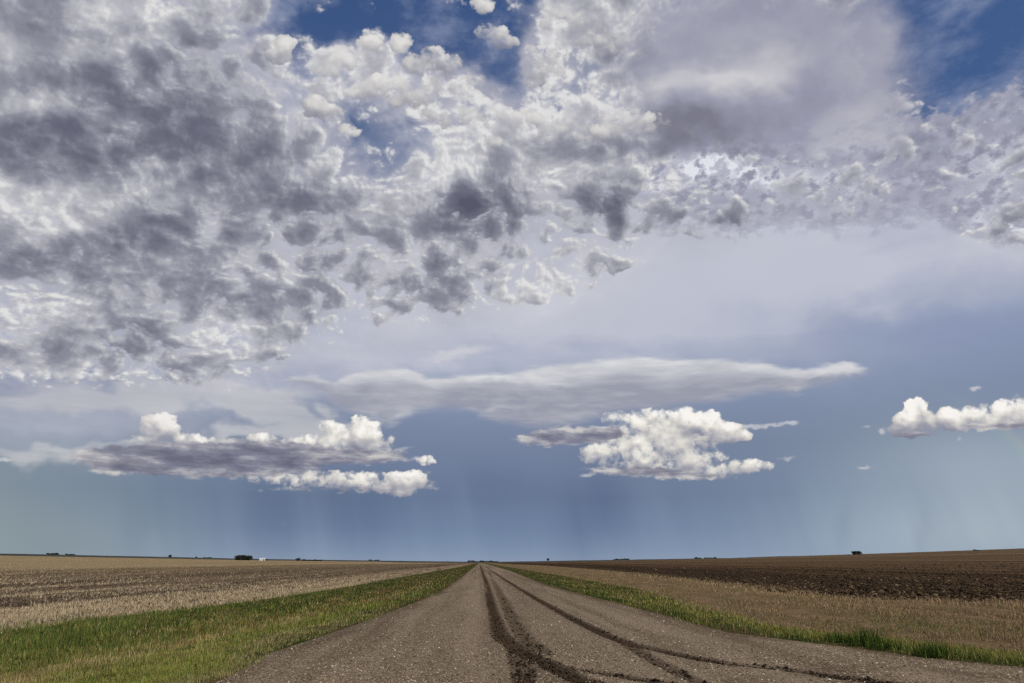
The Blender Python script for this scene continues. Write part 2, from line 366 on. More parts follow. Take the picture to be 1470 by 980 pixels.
m_softl = blobs(XW, YW, [(1040, 112, 60, 22, .55, -8), (950, 125, 40, 22, .45), (1100, 90, 60, 30, .3), (980, 180, 80, 22, -.35), (1160, 130, 60, 40, -.1), (1050, 40, 140, 30, .05), (1250, 180, 80, 40, .12)], 0.40)
# --- mottled thin cloud to the right
m_mott = blobs(XW, YW, [(1450, 165, 60, 40, .6), (1340, 185, 70, 30, .5), (1130, 240, 150, 56, .9), (1000, 255, 90, 46, .8), (1300, 240, 170, 56, .9), (1460, 225, 90, 60, .9), (1420, 310, 60, 34, .8), (1050, 310, 90, 26, .6), (1230, 300, 120, 26, .4)])
m_seam = blobs(XW, YW, [(1200, 190, 50, 24, .8), (1010, 240, 60, 22, .9), (1080, 250, 60, 16, .5), (1180, 265, 80, 26, .35), (1440, 240, 70, 40, .5), (1460, 320, 40, 20, .6), (940, 270, 30, 20, .5)])

def mask(name, *ch):
    im = bpy.data.images.new(name, MW, MH, alpha=True, float_buffer=True)
    im.colorspace_settings.name = 'Non-Color'
    im.alpha_mode = 'CHANNEL_PACKED'
    a = np.stack([np.broadcast_to(c, SX.shape) for c in (list(ch) + [np.ones(SX.shape)] * 4)[:4]], -1).astype(np.float32)
    im.pixels.foreach_set(a.ravel())
    im.update()
    im.pack()
    return im

world = bpy.data.worlds.new('World')
scene.world = world
world.use_nodes = True
world.cycles.sampling_method = 'MANUAL'
world.cycles.sample_map_resolution = 256
wt = world.node_tree
wt.nodes.clear()
g = G(wt)
tc = g.n('ShaderNodeTexCoord')
DIR = g.v('NORMALIZE', S(g, tc.outputs['Generated']))
dx, dy, dz = g.split(DIR)
DEG = 180.0 / math.pi
AZ = g.m('ARCTAN2', dx, dy) * DEG
EL = g.m('ARCSINE', dz) * DEG
AE = g.xyz(AZ, EL, 0.0)                                    # azimuth / elevation in degrees
UV = g.xyz((AZ - MA0) / (MA1 - MA0), (EL - ME0) / (ME1 - ME0), 0.0)
def look(im, vec=None):
    nd = g.n('ShaderNodeTexImage', image=im, extension='MIRROR', interpolation='Linear')
    g.put(nd.inputs[0], UV if vec is None else vec)
    s = g.n('ShaderNodeSeparateColor')
    wt.links.new(nd.outputs['Color'], s.inputs[0])
    return [S(g, o) for o in s.outputs]

nish = g.n('ShaderNodeTexSky', sky_type='NISHITA', sun_disc=False)
nish.sun_elevation = SUN_EL
nish.sun_rotation = SUN_AZ
nish.altitude = 500
nish.air_density = 1.0; nish.dust_density = 0.4; nish.ozone_density = 2.5
BLUE = g.scale(S(g, nish.outputs[0]), 0.085)

# 1. rain-hazed lower sky, deep blue above
left, right, shaft = look(mask('mask_rain', m_left, m_right, m_shaft))
low = g.ramp(EL, [(-3, lin(140, 152, 172)), (0, lin(138, 153, 176)), (1.0, lin(126, 145, 171)), (2.6, lin(113, 132, 160)), (5.0, lin(105, 122, 150)),
                  (9, lin(113, 127, 153)), (13, lin(128, 142, 170)), (17, lin(145, 157, 184)), (21, lin(160, 168, 192)), (30, lin(172, 177, 198))], -3, 30)
low = g.mix(left * 0.95, low, lin(140, 154, 160))
low = g.mix(right * 0.9, low, lin(164, 178, 190))
rain_c = g.xyz(AZ + EL * 0.22, EL * 0.05, 0.0)
rain = g.noise(rain_c, 0.34, 2.5, 0.5)
rain_big = g.noise(rain_c, 0.12, 1.0, 0.5)
rain_amt = ((rain - 0.5) * 0.28 + (rain_big - 0.5) * 0.5) * g.step(EL, 9.0, 3.0) * g.step(EL, -0.5, 1.5, 0.4, 1.0)
low = g.mix(g.m('MAXIMUM', rain_amt * 1.3, 0.0), low, lin(150, 168, 188))
low = g.mix(g.m('MAXIMUM', shaft - rain_amt, 0.0), low, lin(66, 84, 120))
bow = g.step(g.v('DISTANCE', AE, (*azel(1180, 830), 0.0), out=1), 15.2, 16.6, 0.0, 1.0, 'LINEAR')
bow_c = g.ramp(bow, [(0.0, lin(150, 150, 190)), (0.35, lin(150, 190, 170)), (0.65, lin(200, 195, 150)), (1.0, lin(205, 150, 140))], 0, 1)
low = g.mix(g.step(bow, 0.0, 0.3) * g.step(bow, 1.0, 0.7) * right * 0.16, low, bow_c)
deep = g.mix(0.6, BLUE, lin(46, 78, 134))
cirrus = g.noise(g.v('MULTIPLY', AE, (0.22, 0.5, 0.0)), 0.6, 6.0, 0.62)
deep = g.mix(g.step(cirrus, 0.42, 0.8) * 0.55, deep, lin(150, 160, 188))
sky = g.mix(g.step(EL, 20.0, 31.0), low, deep)

AEX = g.v('ADD', AE, g.scale(g.v('SUBTRACT', g.noise(AE, 0.35, 2.0, 0.5, out=1), (0.5, 0.5, 0.5)), 1.2))
streak = g.noise(g.v('MULTIPLY', AE, (0.10, 0.7, 0.0)), 1.0, 6.0, 0.55)
veil, stripe, sheet = look(mask('mask_veil', m_veil, m_stripe, m_sheet))
sky = g.mix(g.m('MULTIPLY', veil, (streak - 0.5) * 0.7 + 0.8, clamp=True), sky, lin(190, 194, 208))
sky = g.mix(stripe, sky, lin(126, 140, 174))

# 2. lens-shaped bands, shreds, the sheet between
lens, lens_l, wisp = look(mask('mask_lens', m_lens, m_lensl, m_wisp))
sheet = g.step(sheet * ((streak - 0.5) * 1.4 + 1.0), 0.2, 0.9)
sky = g.mix(sheet * 0.85, sky, g.mix(streak, lin(160, 165, 178), lin(212, 212, 212)))
fibre = g.noise(g.v('MULTIPLY', AEX, (0.22, 2.0, 0.0)), 1.0, 5.0, 0.6)
lens = g.m('MULTIPLY', lens, 1.0 + (fibre - 0.5) * 2.4 * (1.0 - lens), clamp=True)
lens_c = g.ramp(lens_l + (streak - 0.5) * 0.7 + (fibre - 0.5) * 0.45, [(0.0, lin(154, 156, 170)), (0.4, lin(180, 182, 191)), (1.0, lin(226, 226, 227))], 0, 1)
sky = g.mix(lens * 0.93, sky, lens_c)
sky = g.mix(g.step(wisp * ((streak - 0.5) * 1.5 + 1.0), 0.2, 1.1) * 0.68, sky, lin(210, 210, 214))

# 3. cumulus banks
cu, cu_l, flat = look(mask('mask_cumulus', m_cu, m_cul, m_flat))
cu_n = g.noise(AE, 1.3, 6.0, 0.6)
strk = g.noise(g.v('MULTIPLY', AE, (0.34, 1.3, 0.0)), 0.9, 6.0, 0.6)
flat_a = g.step(flat + ((strk - 0.5) * 0.9 + (cu_n - 0.5) * 0.7) * g.m('MINIMUM', flat * 4.0, 1.0), 0.22, 0.68)
cu_m = g.noise(AE, 0.45, 3.0, 0.6)
cu = g.step(cu + ((cu_n - 0.5) * 0.9 + (cu_m - 0.5) * 1.1) * g.m('MINIMUM', cu * 5.0, 1.0), 0.14, 0.92)
cu_c = g.ramp(cu_l + (cu_n - 0.5) * 0.55, [(0.0, lin(122, 124, 142)), (0.35, lin(156, 157, 168)), (0.6, lin(190, 188, 190)), (0.8, lin(222, 219, 212)), (1.0, lin(248, 245, 240))], 0, 1)
flat_c = g.ramp(strk - (flat - 0.8) * 0.12, [(0.28, lin(104, 105, 122)), (0.46, lin(130, 130, 146)), (0.58, lin(164, 163, 172)), (0.72, lin(204, 201, 198))], 0, 1)
sky = g.mix(cu, sky, cu_c)
sky = g.mix(flat_a * 0.92, sky, flat_c)

# 4. the broken deck overhead
zz = g.m('MAXIMUM', dz, -0.1) + 0.45
PL = g.v('DIVIDE', g.xyz(dx, dy, 0.0), g.xyz(zz, zz, 1.0))
pw = g.v('SUBTRACT', g.noise(PL, 8.0, 3.0, 0.55, out=1), (0.5, 0.5, 0.5))
PLW = g.v('ADD', PL, g.scale(pw, 0.012))
n_big = g.noise(PLW, 5.0, 3.0, 0.5)
n_mid = g.noise(PLW, 31.0, 6.0, 0.6)
dens_m, lum_m, inside = look(mask('mask_deck', m_dens, m_lum, m_in))
soft, soft_l, mott = look(mask('mask_soft', m_soft, m_softl, m_mott))
seam_m, haze_m, _b = look(mask('mask_seam', m_seam, m_haze))
dens = dens_m + (n_mid - 0.5) * 0.55
sky = g.mix(haze_m * (0.55 + inside * 0.3 + (n_mid - 0.5) * 0.7 * inside), sky, g.mix((n_big - 0.5) * 1.6 + 0.5, lin(160, 161, 176), lin(214, 213, 220)))
cell = g.noise(PLW, 31.0, 5.0, 0.6)
seam = g.m('MAXIMUM', 1.0 - g.m('ABSOLUTE', cell - 0.5) * 7.0, 0.0)
mott_a = g.step(mott * 1.4 + (n_mid - 0.5) * 1.4 + (g.noise(PLW, 62.0, 3.0, 0.55) - 0.5) * 0.9, 0.1, 0.85) * g.step(mott, 0.03, 0.25)
mott_l = seam * (0.15 + seam_m * 0.8) + (n_big - 0.5) * 0.6 + (n_mid - 0.5) * 0.6 + 0.35 + seam_m * 0.35
rip = g.noise(PLW, 62.0, 3.0, 0.55)
mott_l = mott_l + (rip - 0.5) * 0.75
mott_c = g.ramp(mott_l, [(0.0, lin(134, 135, 152)), (0.5, lin(158, 159, 176)), (0.85, lin(188, 189, 202)), (1.2, lin(232, 233, 240))], 0, 1.2)
sky = g.mix(mott_a * 0.9, sky, mott_c)
alpha = g.step(dens, -0.10, 0.42)
lum = lum_m - (n_mid - 0.5) * 0.36
deck_c = g.ramp(lum, [(0.0, lin(88, 90, 108)), (0.25, lin(110, 112, 128)), (0.5, lin(142, 144, 157)), (0.75, lin(182, 183, 190)), (1.0, lin(222, 222, 222))], 0, 1)
soft_c = g.ramp(soft_l + (n_big - 0.5) * 0.5 + (n_mid - 0.5) * 0.15, [(0.1, lin(122, 122, 138)), (0.4, lin(152, 153, 172)), (0.9, lin(206, 205, 210))], 0.0, 1.0)
sky = g.mix(g.m('MAXIMUM', alpha, 0.0), sky, deck_c)
sky = g.mix(g.step(soft + (n_big - 0.5) * 0.5 + (n_mid - 0.5) * 0.3, 0.15, 0.75) * 0.93, sky, soft_c)

# 5. sunlit heads in the gaps of the deck
hd, hd_l, _c = look(mask('mask_heads', m_hd, m_hdl))
hd_a = g.step(hd + ((n_mid - 0.5) * 1.7 + (n_big - 0.5) * 0.8) * g.m('MINIMUM', hd * 3.0, 1.0), 0.20, 0.98)
hd_c = g.ramp(hd_l + (n_mid - 0.5) * 0.55 + (n_big - 0.5) * 0.5, [(0.15, lin(126, 127, 142)), (0.4, lin(156, 156, 166)), (0.65, lin(186, 185, 188)), (0.85, lin(210, 208, 206)), (1.0, lin(226, 224, 222))], 0, 1)
sky = g.mix(hd_a * 0.96, sky, hd_c)

bg = g.n('ShaderNodeBackground')
g.put(bg.inputs['Color'], sky)
bg.inputs['Strength'].default_value = 1.0
wo = g.n('ShaderNodeOutputWorld')
wt.links.new(bg.outputs[0], wo.inputs['Surface'])
# ------------------------------------------------------------------ materials
def material(name, rough=0.9, spec=0.0):
    m = bpy.data.materials.new(name)
    m.use_nodes = True
    b = m.node_tree.nodes['Principled BSDF']
    b.inputs['Roughness'].default_value = rough
    b.inputs['Specular IOR Level'].default_value = spec
    h = G(m.node_tree)
    geo = h.n('ShaderNodeNewGeometry')
    return m, h, b, S(h, geo.outputs['Position'])

def bump(h, b, height, strength=0.5, dist=0.05):
    nd = h.n('ShaderNodeBump')
    nd.inputs['Strength'].default_value = strength
    nd.inputs['Distance'].default_value = dist
    h.put(nd.inputs['Height'], height)
    h.t.links.new(nd.outputs[0], b.inputs['Normal'])

def tagged(o, kind=None, label=None, cat=None, group=None):
    if kind: o['kind'] = kind
    if label: o['label'] = label
    if cat: o['category'] = cat
    if group: o['group'] = group
    return o

def mesh_obj(name, verts, faces, mat=None, parent=None, smooth=False, attrs=None, colours=None):
    """verts (n,3), faces (m,k) arrays -> one linked mesh object"""
    verts = np.asarray(verts, np.float32); faces = np.asarray(faces, np.int32)
    me = bpy.data.meshes.new(name)
    k = faces.shape[1]
    me.vertices.add(len(verts)); me.vertices.foreach_set('co', verts.ravel())
    me.loops.add(faces.size); me.loops.foreach_set('vertex_index', faces.ravel())
    me.polygons.add(len(faces))
    me.polygons.foreach_set('loop_start', np.arange(0, faces.size, k, dtype=np.int32))
    if smooth: me.polygons.foreach_set('use_smooth', np.ones(len(faces), bool))
    for nm, v in (attrs or {}).items():
        a = me.attributes.new(nm, 'FLOAT', 'POINT'); a.data.foreach_set('value', np.asarray(v, np.float32).ravel())
    if colours is not None:
        a = me.attributes.new('tone', 'FLOAT_COLOR', 'POINT')
        c = np.ones((len(verts), 4), np.float32); c[:, :3] = colours
        a.data.foreach_set('color', c.ravel())
    me.update(calc_edges=True)
    if mat: me.materials.append(mat)
    o = bpy.data.objects.new(name, me)
    col.objects.link(o)
    if parent: o.parent = parent
    return o

def grid_faces(nr, nc):
    i = np.arange(nr * nc).reshape(nr, nc)
    return np.stack([i[:-1, :-1], i[:-1, 1:], i[1:, 1:], i[1:, :-1]], -1).reshape(-1, 4)

# ------------------------------------------------------------------ lie of the land
def edge_curve(pts):
    q = sorted([ground(*p)[::-1] for p in pts])             # (Y, X)
    ys = np.array([a for a, _ in q]); xs = np.array([b for _, b in q])
    return lambda y: np.interp(y, ys, xs)

ROAD_L = edge_curve([(300, 985), (345, 963), (380, 941), (511, 897), (575, 873), (632, 850.7), (662, 829), (682, 812.5)])
ROAD_R = edge_curve([(1620, 972), (1470, 959), (1334, 946), (1200, 927.5), (1045, 908.6), (952, 883), (886.5, 866), (786, 840.6), (732, 819), (704, 811)])
FIELD_L = edge_curve([(-120, 926), (0, 908), (164, 886), (252, 877), (370, 862), (511, 840.5), (600, 824), (657, 814), (676, 810.3)])
GREEN_R = edge_curve([(1620, 950), (1470, 934), (1300, 915), (1100, 893), (1000, 866), (932, 845.6), (800, 824), (722, 812)])
DARK_R = edge_curve([(1620, 873), (1470, 866), (1200, 858), (1050, 838), (900, 822), (775, 812)])

HOR = [(-400, 790), (-150, 794), (0, 797.3), (240, 801.6), (350, 803.8), (480, 805.4), (600, 806.8), (690, 807.6), (760, 806.8), (800, 806), (930, 803.7), (1050, 801.5), (1120, 798.7), (1290, 793.3), (1470, 786.8), (1650, 780), (1900, 776)]
H_AZ = np.array([math.radians(azel(*p)[0]) for p in HOR])
H_EL = np.array([math.radians(azel(*p)[1]) for p in HOR])
DC_AZ = np.radians([-60, -30, -8, 0, 8, 20, 45]); DC = np.array([1300, 1300, 1400, 1600, 1500, 1150, 1000.0])
T_AZ = np.radians(np.linspace(-75, 75, 301))
def profile(d, dc):
    t = np.clip((d - 50) / (dc - 50), 0, 1)
    return t ** 1.25 * (1 - 0.75 * sstep(d, dc, dc * 2.5))
T_Z = []
for a in T_AZ:
    e = math.tan(np.interp(a, H_AZ, H_EL)); dc = np.interp(a, DC_AZ, DC)
    dd = np.linspace(60, dc * 1.5, 300)
    lo, hi = 0.0, 80.0
    if e > 0.0004:
        for _ in range(40):
            mid = (lo + hi) / 2
            if np.max((mid * profile(dd, dc) - EYE) / dd) > e: hi = mid
            else: lo = mid
        T_Z.append(lo)
    else: T_Z.append(0.0)
T_Z = np.convolve(np.pad(T_Z, 4, mode='edge'), np.ones(9) / 9, 'valid')
def land(x, y):
    """height of the fields: level near the road, rising to the left and right skylines"""
    d = np.hypot(x, y); a = np.arctan2(x, np.maximum(y, 1.0))
    return np.interp(a, T_AZ, T_Z) * profile(d, np.interp(a, DC_AZ, DC)) * sstep(np.abs(x), 6, 40)

def terrain(x, y):
    z = land(x, y)
    rl, fl, rr, gr = ROAD_L(y), FIELD_L(y), ROAD_R(y), GREEN_R(y)
    s = np.clip((x - fl) / np.maximum(rl - fl, 0.1), 0, 1)
    z = z - 0.22 * np.sin(s * np.pi) ** 2                    # shallow ditch, left
    s = np.clip((x - rr) / 9.0, 0, 1)
    z = z - 0.16 * np.sin(s * np.pi) ** 2                    # and right
    return z

YROWS = np.concatenate([np.linspace(-40, 5, 24), 5.2 * np.exp(np.linspace(0, math.log(6000 / 5.2), 640))])

def strip(name, left, right, ncol, mat, label, rows=YROWS, relief=0.02, freq=1.5, seed=1, spread=None):
    """a sheet of ground between two edge curves; spread = metres to run out to instead of the far edge"""
    Y = rows[:, None]
    if spread is None:
        u = np.linspace(0, 1, ncol)[None, :]
        X = left(rows)[:, None] * (1 - u) + right(rows)[:, None] * u
        T = np.minimum(X - left(rows)[:, None], right(rows)[:, None] - X)
    else:
        t = 0.35 * (np.exp(np.linspace(0, math.log(abs(spread) / 0.35 + 1), ncol)) - 1)[None, :]
        X = left(rows)[:, None] + np.sign(spread) * t
        T = np.broadcast_to(t, X.shape)
    Y = np.broadcast_to(Y, X.shape)
    Z = terrain(X, Y) + relief * fbm(X * freq, Y * freq, 4, 0.6, seed) * np.clip(T * 3, 0, 1) * sstep(np.hypot(X, Y), 260, 60)
    P = np.stack([X, Y, Z], -1).reshape(-1, 3)
    F = grid_faces(*X.shape)
    if spread is not None and spread < 0: F = F[:, ::-1]
    o = mesh_obj(name, P, F, mat, smooth=True, attrs={'offset': T})
    tagged(o, 'structure', label)
    return o

# --- stubble field, left
m_stub, h, b, P = material('stubble_soil')
px_, py_, pz_ = h.split(P)
off = h.attr('offset')
lanes = h.noise(h.xyz(px_ * 1.0, py_ * 0.035, 0.0), 0.9, 5.0, 0.65)
wide = h.noise(h.xyz(px_ * 1.0, py_ * 0.02, 3.0), 0.10, 3.0, 0.6)
spot = h.noise(P, 2.2, 5.0, 0.65)
grit = h.noise(P, 14.0, 4.0, 0.7)
base = h.ramp(off + (spot - 0.5) * 6.0, [(0, lin(140, 122, 98)), (6, lin(122, 104, 84)), (11, lin(102, 86, 70)), (30, lin(106, 90, 73)), (42, lin(102, 86, 67)), (62, lin(128, 111, 84)), (90, lin(146, 128, 97)), (200, lin(148, 130, 98))], 0, 200)
streaks = h.step(lanes + (spot - 0.5) * 0.7 + (wide - 0.5) * 0.6 - h.step(off, 5, 12) * 0.05, 0.52, 0.36)
far = h.step(off, 40, 90)
base = h.mix(streaks * (0.95 - far * 0.6), base, lin(50, 40, 33))
lines = h.noise(h.xyz(px_, py_ * 0.015, 7.0), 0.055, 4.0, 0.75)
base = h.mix(h.step(lines, 0.46, 0.36) * 0.5 * h.step(off, 12, 40), base, lin(96, 80, 58))
base = h.mix(h.step(lines, 0.56, 0.66) * 0.45 * h.step(off, 12, 40), base, lin(172, 155, 122))
base = h.mix(h.step(grit, 0.42, 0.7) * 0.35, base, lin(178, 160, 132))
h.put(b.inputs['Base Color'], base)
bump(h, b, grit * 0.6 + spot, 0.8, 0.06)

# --- ploughed field, right
m_plough, h, b, P = material('ploughed_soil')
px_, py_, pz_ = h.split(P)
off = h.attr('offset')
lanes = h.noise(h.xyz(px_, py_ * 0.03, 0.0), 0.45, 5.0, 0.65)
wide = h.noise(h.xyz(px_, py_ * 0.012, 5.0), 0.085, 5.0, 0.75)
spot = h.noise(P, 1.6, 5.0, 0.65)
grit = h.noise(P, 9.0, 4.0, 0.7)
base = h.ramp(off + (spot - 0.5) * 8.0 + (lanes - 0.5) * 9.0, [(0, lin(94, 79, 62)), (2.5, lin(58, 47, 38)), (16, lin(52, 42, 34)), (22, lin(66, 53, 41)), (28, lin(72, 57, 44)), (33, lin(50, 40, 31)), (42, lin(72, 57, 44)), (70, lin(84, 69, 54)), (300, lin(100, 84, 67))], 0, 300)
base = h.mix(h.step(wide, 0.48, 0.38) * 0.7 * h.step(off, 16, 40), base, lin(54, 43, 34))
base = h.mix(h.step(wide, 0.54, 0.64) * 0.5 * h.step(off, 16, 40), base, lin(130, 108, 84))
base = h.mix(h.step(lanes, 0.56, 0.7) * 0.4, base, lin(112, 94, 72))
base = h.mix(h.step(grit, 0.5, 0.75) * 0.3, base, lin(120, 100, 76))
base = h.mix(h.step(grit, 0.46, 0.3) * 0.5, base, lin(30, 24, 21))
h.put(b.inputs['Base Color'], base)
bump(h, b, grit * 0.7 + spot, 0.9, 0.08)

# --- verges
def verge_material(name, dry, green, brown):
    m, h, b, P = material(name)
    px_, py_, pz_ = h.split(P)
    n1 = h.noise(h.xyz(px_, py_ * 0.25, 0.0), 0.7, 5.0, 0.6)
    n2 = h.noise(P, 9.0, 4.0, 0.7)
    c = h.mix(h.step(n1, 0.42, 0.58), dry, green)
    c = h.mix(h.step(n2, 0.5, 0.3) * 0.6, c, brown)
    h.put(b.inputs['Base Color'], c)
    bump(h, b, n2, 0.8, 0.05)
    return m
m_verge = verge_material('verge_ground', lin(84, 74, 50), lin(54, 62, 30), lin(42, 37, 26))
m_straw = verge_material('dry_verge_ground', lin(124, 104, 80), lin(108, 94, 68), lin(62, 50, 40))

strip('stubble_field', FIELD_L, None, 230, m_stub, 'pale tan stubble field with dark soil streaks left of the road', relief=0.05, freq=1.1, seed=301, spread=-5000)
strip('left_verge', FIELD_L, ROAD_L, 60, m_verge, 'grassy ditch verge between stubble field and gravel road', relief=0.06, freq=0.9, seed=311)
strip('right_verge', ROAD_R, GREEN_R, 24, m_verge, 'narrow green verge along the right road edge', relief=0.05, freq=0.9, seed=321)
strip('dry_margin', GREEN_R, DARK_R, 60, m_straw, 'straw coloured grass margin before the dark ploughed field', relief=0.06, freq=0.8, seed=331)
strip('ploughed_field', DARK_R, None, 230, m_plough, 'dark brown ploughed field rising to the right skyline', relief=0.07, freq=0.9, seed=341, spread=5000)

# wide plain under and beyond the fields
m_plain, h, b, P = material('far_plain')
pn = h.noise(P, 0.002, 4.0, 0.6)
h.put(b.inputs['Base Color'], h.mix(pn, lin(92, 84, 66), lin(74, 78, 58)))
rr_, aa_ = np.concatenate([[0], np.geomspace(60, 42000, 40)]), np.linspace(0, 2 * np.pi, 97)
PR, PA = np.meshgrid(rr_, aa_, indexing='ij')
o = mesh_obj('ground', np.stack([PR * np.sin(PA), PR * np.cos(PA), np.full(PR.shape, -0.9)], -1).reshape(-1, 3), grid_faces(*PR.shape)[:, ::-1], m_plain)
tagged(o, 'structure', 'open plain running out to the horizon')

# low swell of land on the skyline, with its own thickness
m_hill, h, b, P = material('distant_land')
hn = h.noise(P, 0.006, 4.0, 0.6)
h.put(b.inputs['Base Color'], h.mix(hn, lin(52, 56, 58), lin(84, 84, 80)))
RIDGE_D = 4300.0
EXTRA = [(-400, 2.4), (60, 2.2), (240, 1.9), (480, 1.5), (640, 1.3), (690, 1.1), (800, 1.1), (1000, 0.8), (1120, 0.4), (1290, -1.5), (1900, -3)]
ra = np.radians(np.linspace(-58, 58, 400))
rel_ = np.tan(np.interp(ra, H_AZ, H_EL)) + np.interp(ra, [math.radians(azel(p, 805)[0]) for p, _ in EXTRA], [e for _, e in EXTRA]) / FPX
def ridge_top(az):
    return EYE + RIDGE_D * float(np.interp(az, ra, rel_))
crest = EYE + RIDGE_D * rel_ + 1.4 * fbm(ra * 60, ra * 0, 4, 0.6, 351)
rows_ = []
for q, dd in ((-2.0, -1500), (0.55, -500), (1.0, 0), (0.5, 700), (-2.0, 1800)):
    r_ = RIDGE_D + dd
    rows_.append(np.stack([r_ * np.sin(ra), r_ * np.cos(ra), crest * q if q > 0 else np.full(ra.shape, q)], -1))
V = np.array(rows_)
o = mesh_obj('hills', V.reshape(-1, 3), grid_faces(V.shape[0], V.shape[1])[:, ::-1], m_hill, smooth=True)
tagged(o, 'structure', 'thin dark strip of far rolling land on the skyline')

# ------------------------------------------------------------------ gravel road with tyre ruts
def poly(pts):
    return np.array([ground(*p) for p in pts])
RUTS = [
    (poly([(689.5, 812), (690, 814), (697.6, 835.6), (702, 858), (707.7, 886), (718, 916), (730, 928), (743, 936), (762, 947), (781, 956.5), (800, 968), (830, 982), (880, 1004)]), 0.19, 0.88),
    (poly([(696.5, 812), (698.5, 814.5), (725, 833), (768, 860.7), (821, 891), (869, 916), (894, 926), (932, 936), (982, 947), (1045, 959), (1100, 964.5), (1175, 974), (1260, 986), (1400, 1006)]), 0.165, 0.88),
    (poly([(770, 951), (801, 964), (840, 970), (881, 976), (960, 990)]), 0.13, 0.8),
    (poly([(736, 930), (743, 948), (748, 966), (752, 985)]), 0.20, 0.50),
    (poly([(894, 926), (915, 940), (945, 957), (982, 976.6), (1010, 990)]), 0.14, 0.55),
    (poly([(702, 822), (716, 850), (731, 885), (745, 911), (760, 928), (785, 944)]), 0.20, 0.5),
    (poly([(706, 820), (745, 845), (800, 872), (870, 899), (960, 922), (1080, 944)]), 0.35, 0.10),
    (poly([(640, 985), (662, 930), (676, 870), (684, 825)]), 0.40, 0.12),
    (poly([(1060, 985), (1180, 968), (1290, 962), (1480, 982)]), 0.30, 0.30),
]
def rut_field(X, Y):
    out = np.zeros(X.shape); prof = np.zeros(X.shape)
    wob = 0.07 * fbm(X * 2.2, Y * 0.8, 5, 0.65, 401)
    for pl, hw, amt in RUTS:
        best = np.full(X.shape, 1e9)
        for (x0, y0), (x1, y1) in zip(pl[:-1], pl[1:]):
            ux, uy = x1 - x0, y1 - y0
            t = np.clip(((X - x0) * ux + (Y - y0) * uy) / (ux * ux + uy * uy), 0, 1)
            best = np.minimum(best, np.hypot(X - x0 - t * ux, Y - y0 - t * uy))
        bw = best + wob * min(1.0, hw / 0.15)
        out = np.maximum(out, amt * sstep(bw, hw * 1.75, hw * 0.4))
        if amt > 0.45:
            prof += amt * (-0.030 * sstep(bw, hw * 1.4, hw * 0.3) + 0.016 * np.exp(-((bw - hw * 1.35) / (hw * 0.35)) ** 2))
    return out, prof

RR_ = np.concatenate([np.linspace(-40, 6.0, 16), 6.2 * np.exp(np.linspace(0, math.log(5200 / 6.2), 880))])
ncol = 250
u = np.linspace(0, 1, ncol)[None, :]
L_, Rt_ = ROAD_L(RR_)[:, None], ROAD_R(RR_)[:, None]
RX = L_ * (1 - u) + Rt_ * u
RY = np.broadcast_to(RR_[:, None], RX.shape)
lat = np.minimum(RX - L_, Rt_ - RX)
rut_v, rut_z = rut_field(RX, RY)
shoulder = np.clip(lat / 0.5, 0, 1)
RZ = terrain(RX, RY) + 0.01 + 0.05 * sstep(lat, 0, 2.5) + rut_z * sstep(RY, 90, 30) + (0.012 * fbm(RX * 3, RY * 3, 4, 0.6, 411) + 0.018 * fbm(RX * 0.8, RY * 0.25, 3, 0.5, 415)) * shoulder * sstep(RY, 120, 30)
RZ += rut_v * 0.03 * np.maximum(fbm(RX * 9, RY * 9, 3, 0.6, 421), -0.3) * sstep(RY, 60, 25)
m_road, h, b, P = material('gravel_road', 0.95, 0.0)
px_, py_, pz_ = h.split(P)
rut = h.attr('rut')
along = h.noise(h.xyz(px_, py_ * 0.05, 0.0), 1.6, 5.0, 0.6)
patch = h.noise(h.xyz(px_, py_ * 0.3, 2.0), 0.5, 4.0, 0.6)
peb = h.voro(P, 42.0, 1.0, 0.5, dims='3D', out='Color')
pe1, pe2, pe3 = h.split(peb)
pebd = h.voro(P, 42.0, 1.0, 0.5, dims='3D')
fin = h.noise(P, 60.0, 3.0, 0.6)
road_c = h.ramp(along * 0.6 + patch * 0.4, [(0.3, lin(84, 71, 57)), (0.5, lin(104, 90, 74)), (0.7, lin(128, 112, 94))], 0.2, 0.8)
road_c = h.mix(h.step(pe1, 0.6, 1.0) * 0.75, road_c, lin(172, 157, 136))
road_c = h.mix(h.step(pe2, 0.6, 1.0) * 0.6, road_c, lin(70, 58, 47))
soil_c = h.mix(fin, lin(42, 33, 26), lin(84, 69, 55))
road_c = h.mix(h.step(rut + (fin - 0.5) * 0.35 + (patch - 0.5) * 0.2, 0.08, 0.85, 0.0, 1.0, 'LINEAR'), road_c, soil_c)
edge_m = h.attr('edge')
lane_n = h.noise(h.xyz(px_ + (patch - 0.5) * 1.2, py_ * 0.012, 9.0), 0.75, 3.0, 0.55)
road_c = h.mix(h.step(lane_n, 0.52, 0.64) * 0.35, road_c, lin(146, 130, 110))
road_c = h.mix(h.step(lane_n, 0.48, 0.36) * 0.40, road_c, lin(84, 71, 58))
road_c = h.mix(h.step(edge_m + (patch - 0.5) * 1.4, 0.55, 0.0) * 0.55, road_c, lin(78, 66, 54))
h.put(b.inputs['Base Color'], road_c)
bump(h, b, pebd * 0.5 + fin * 0.5, 0.6, 0.012)
o = mesh_obj('gravel_road', np.stack([RX, RY, RZ], -1).reshape(-1, 3), grid_faces(*RX.shape), m_road, smooth=True, attrs={'rut': rut_v, 'edge': lat})
tagged(o, 'structure', 'brown gravel road with dark tyre ruts running to the vanishing point')

def road_z(x, y):
    return terrain(x, y) + 0.01 + 0.05 * sstep(np.minimum(x - ROAD_L(y), ROAD_R(y) - x), 0, 2.5)

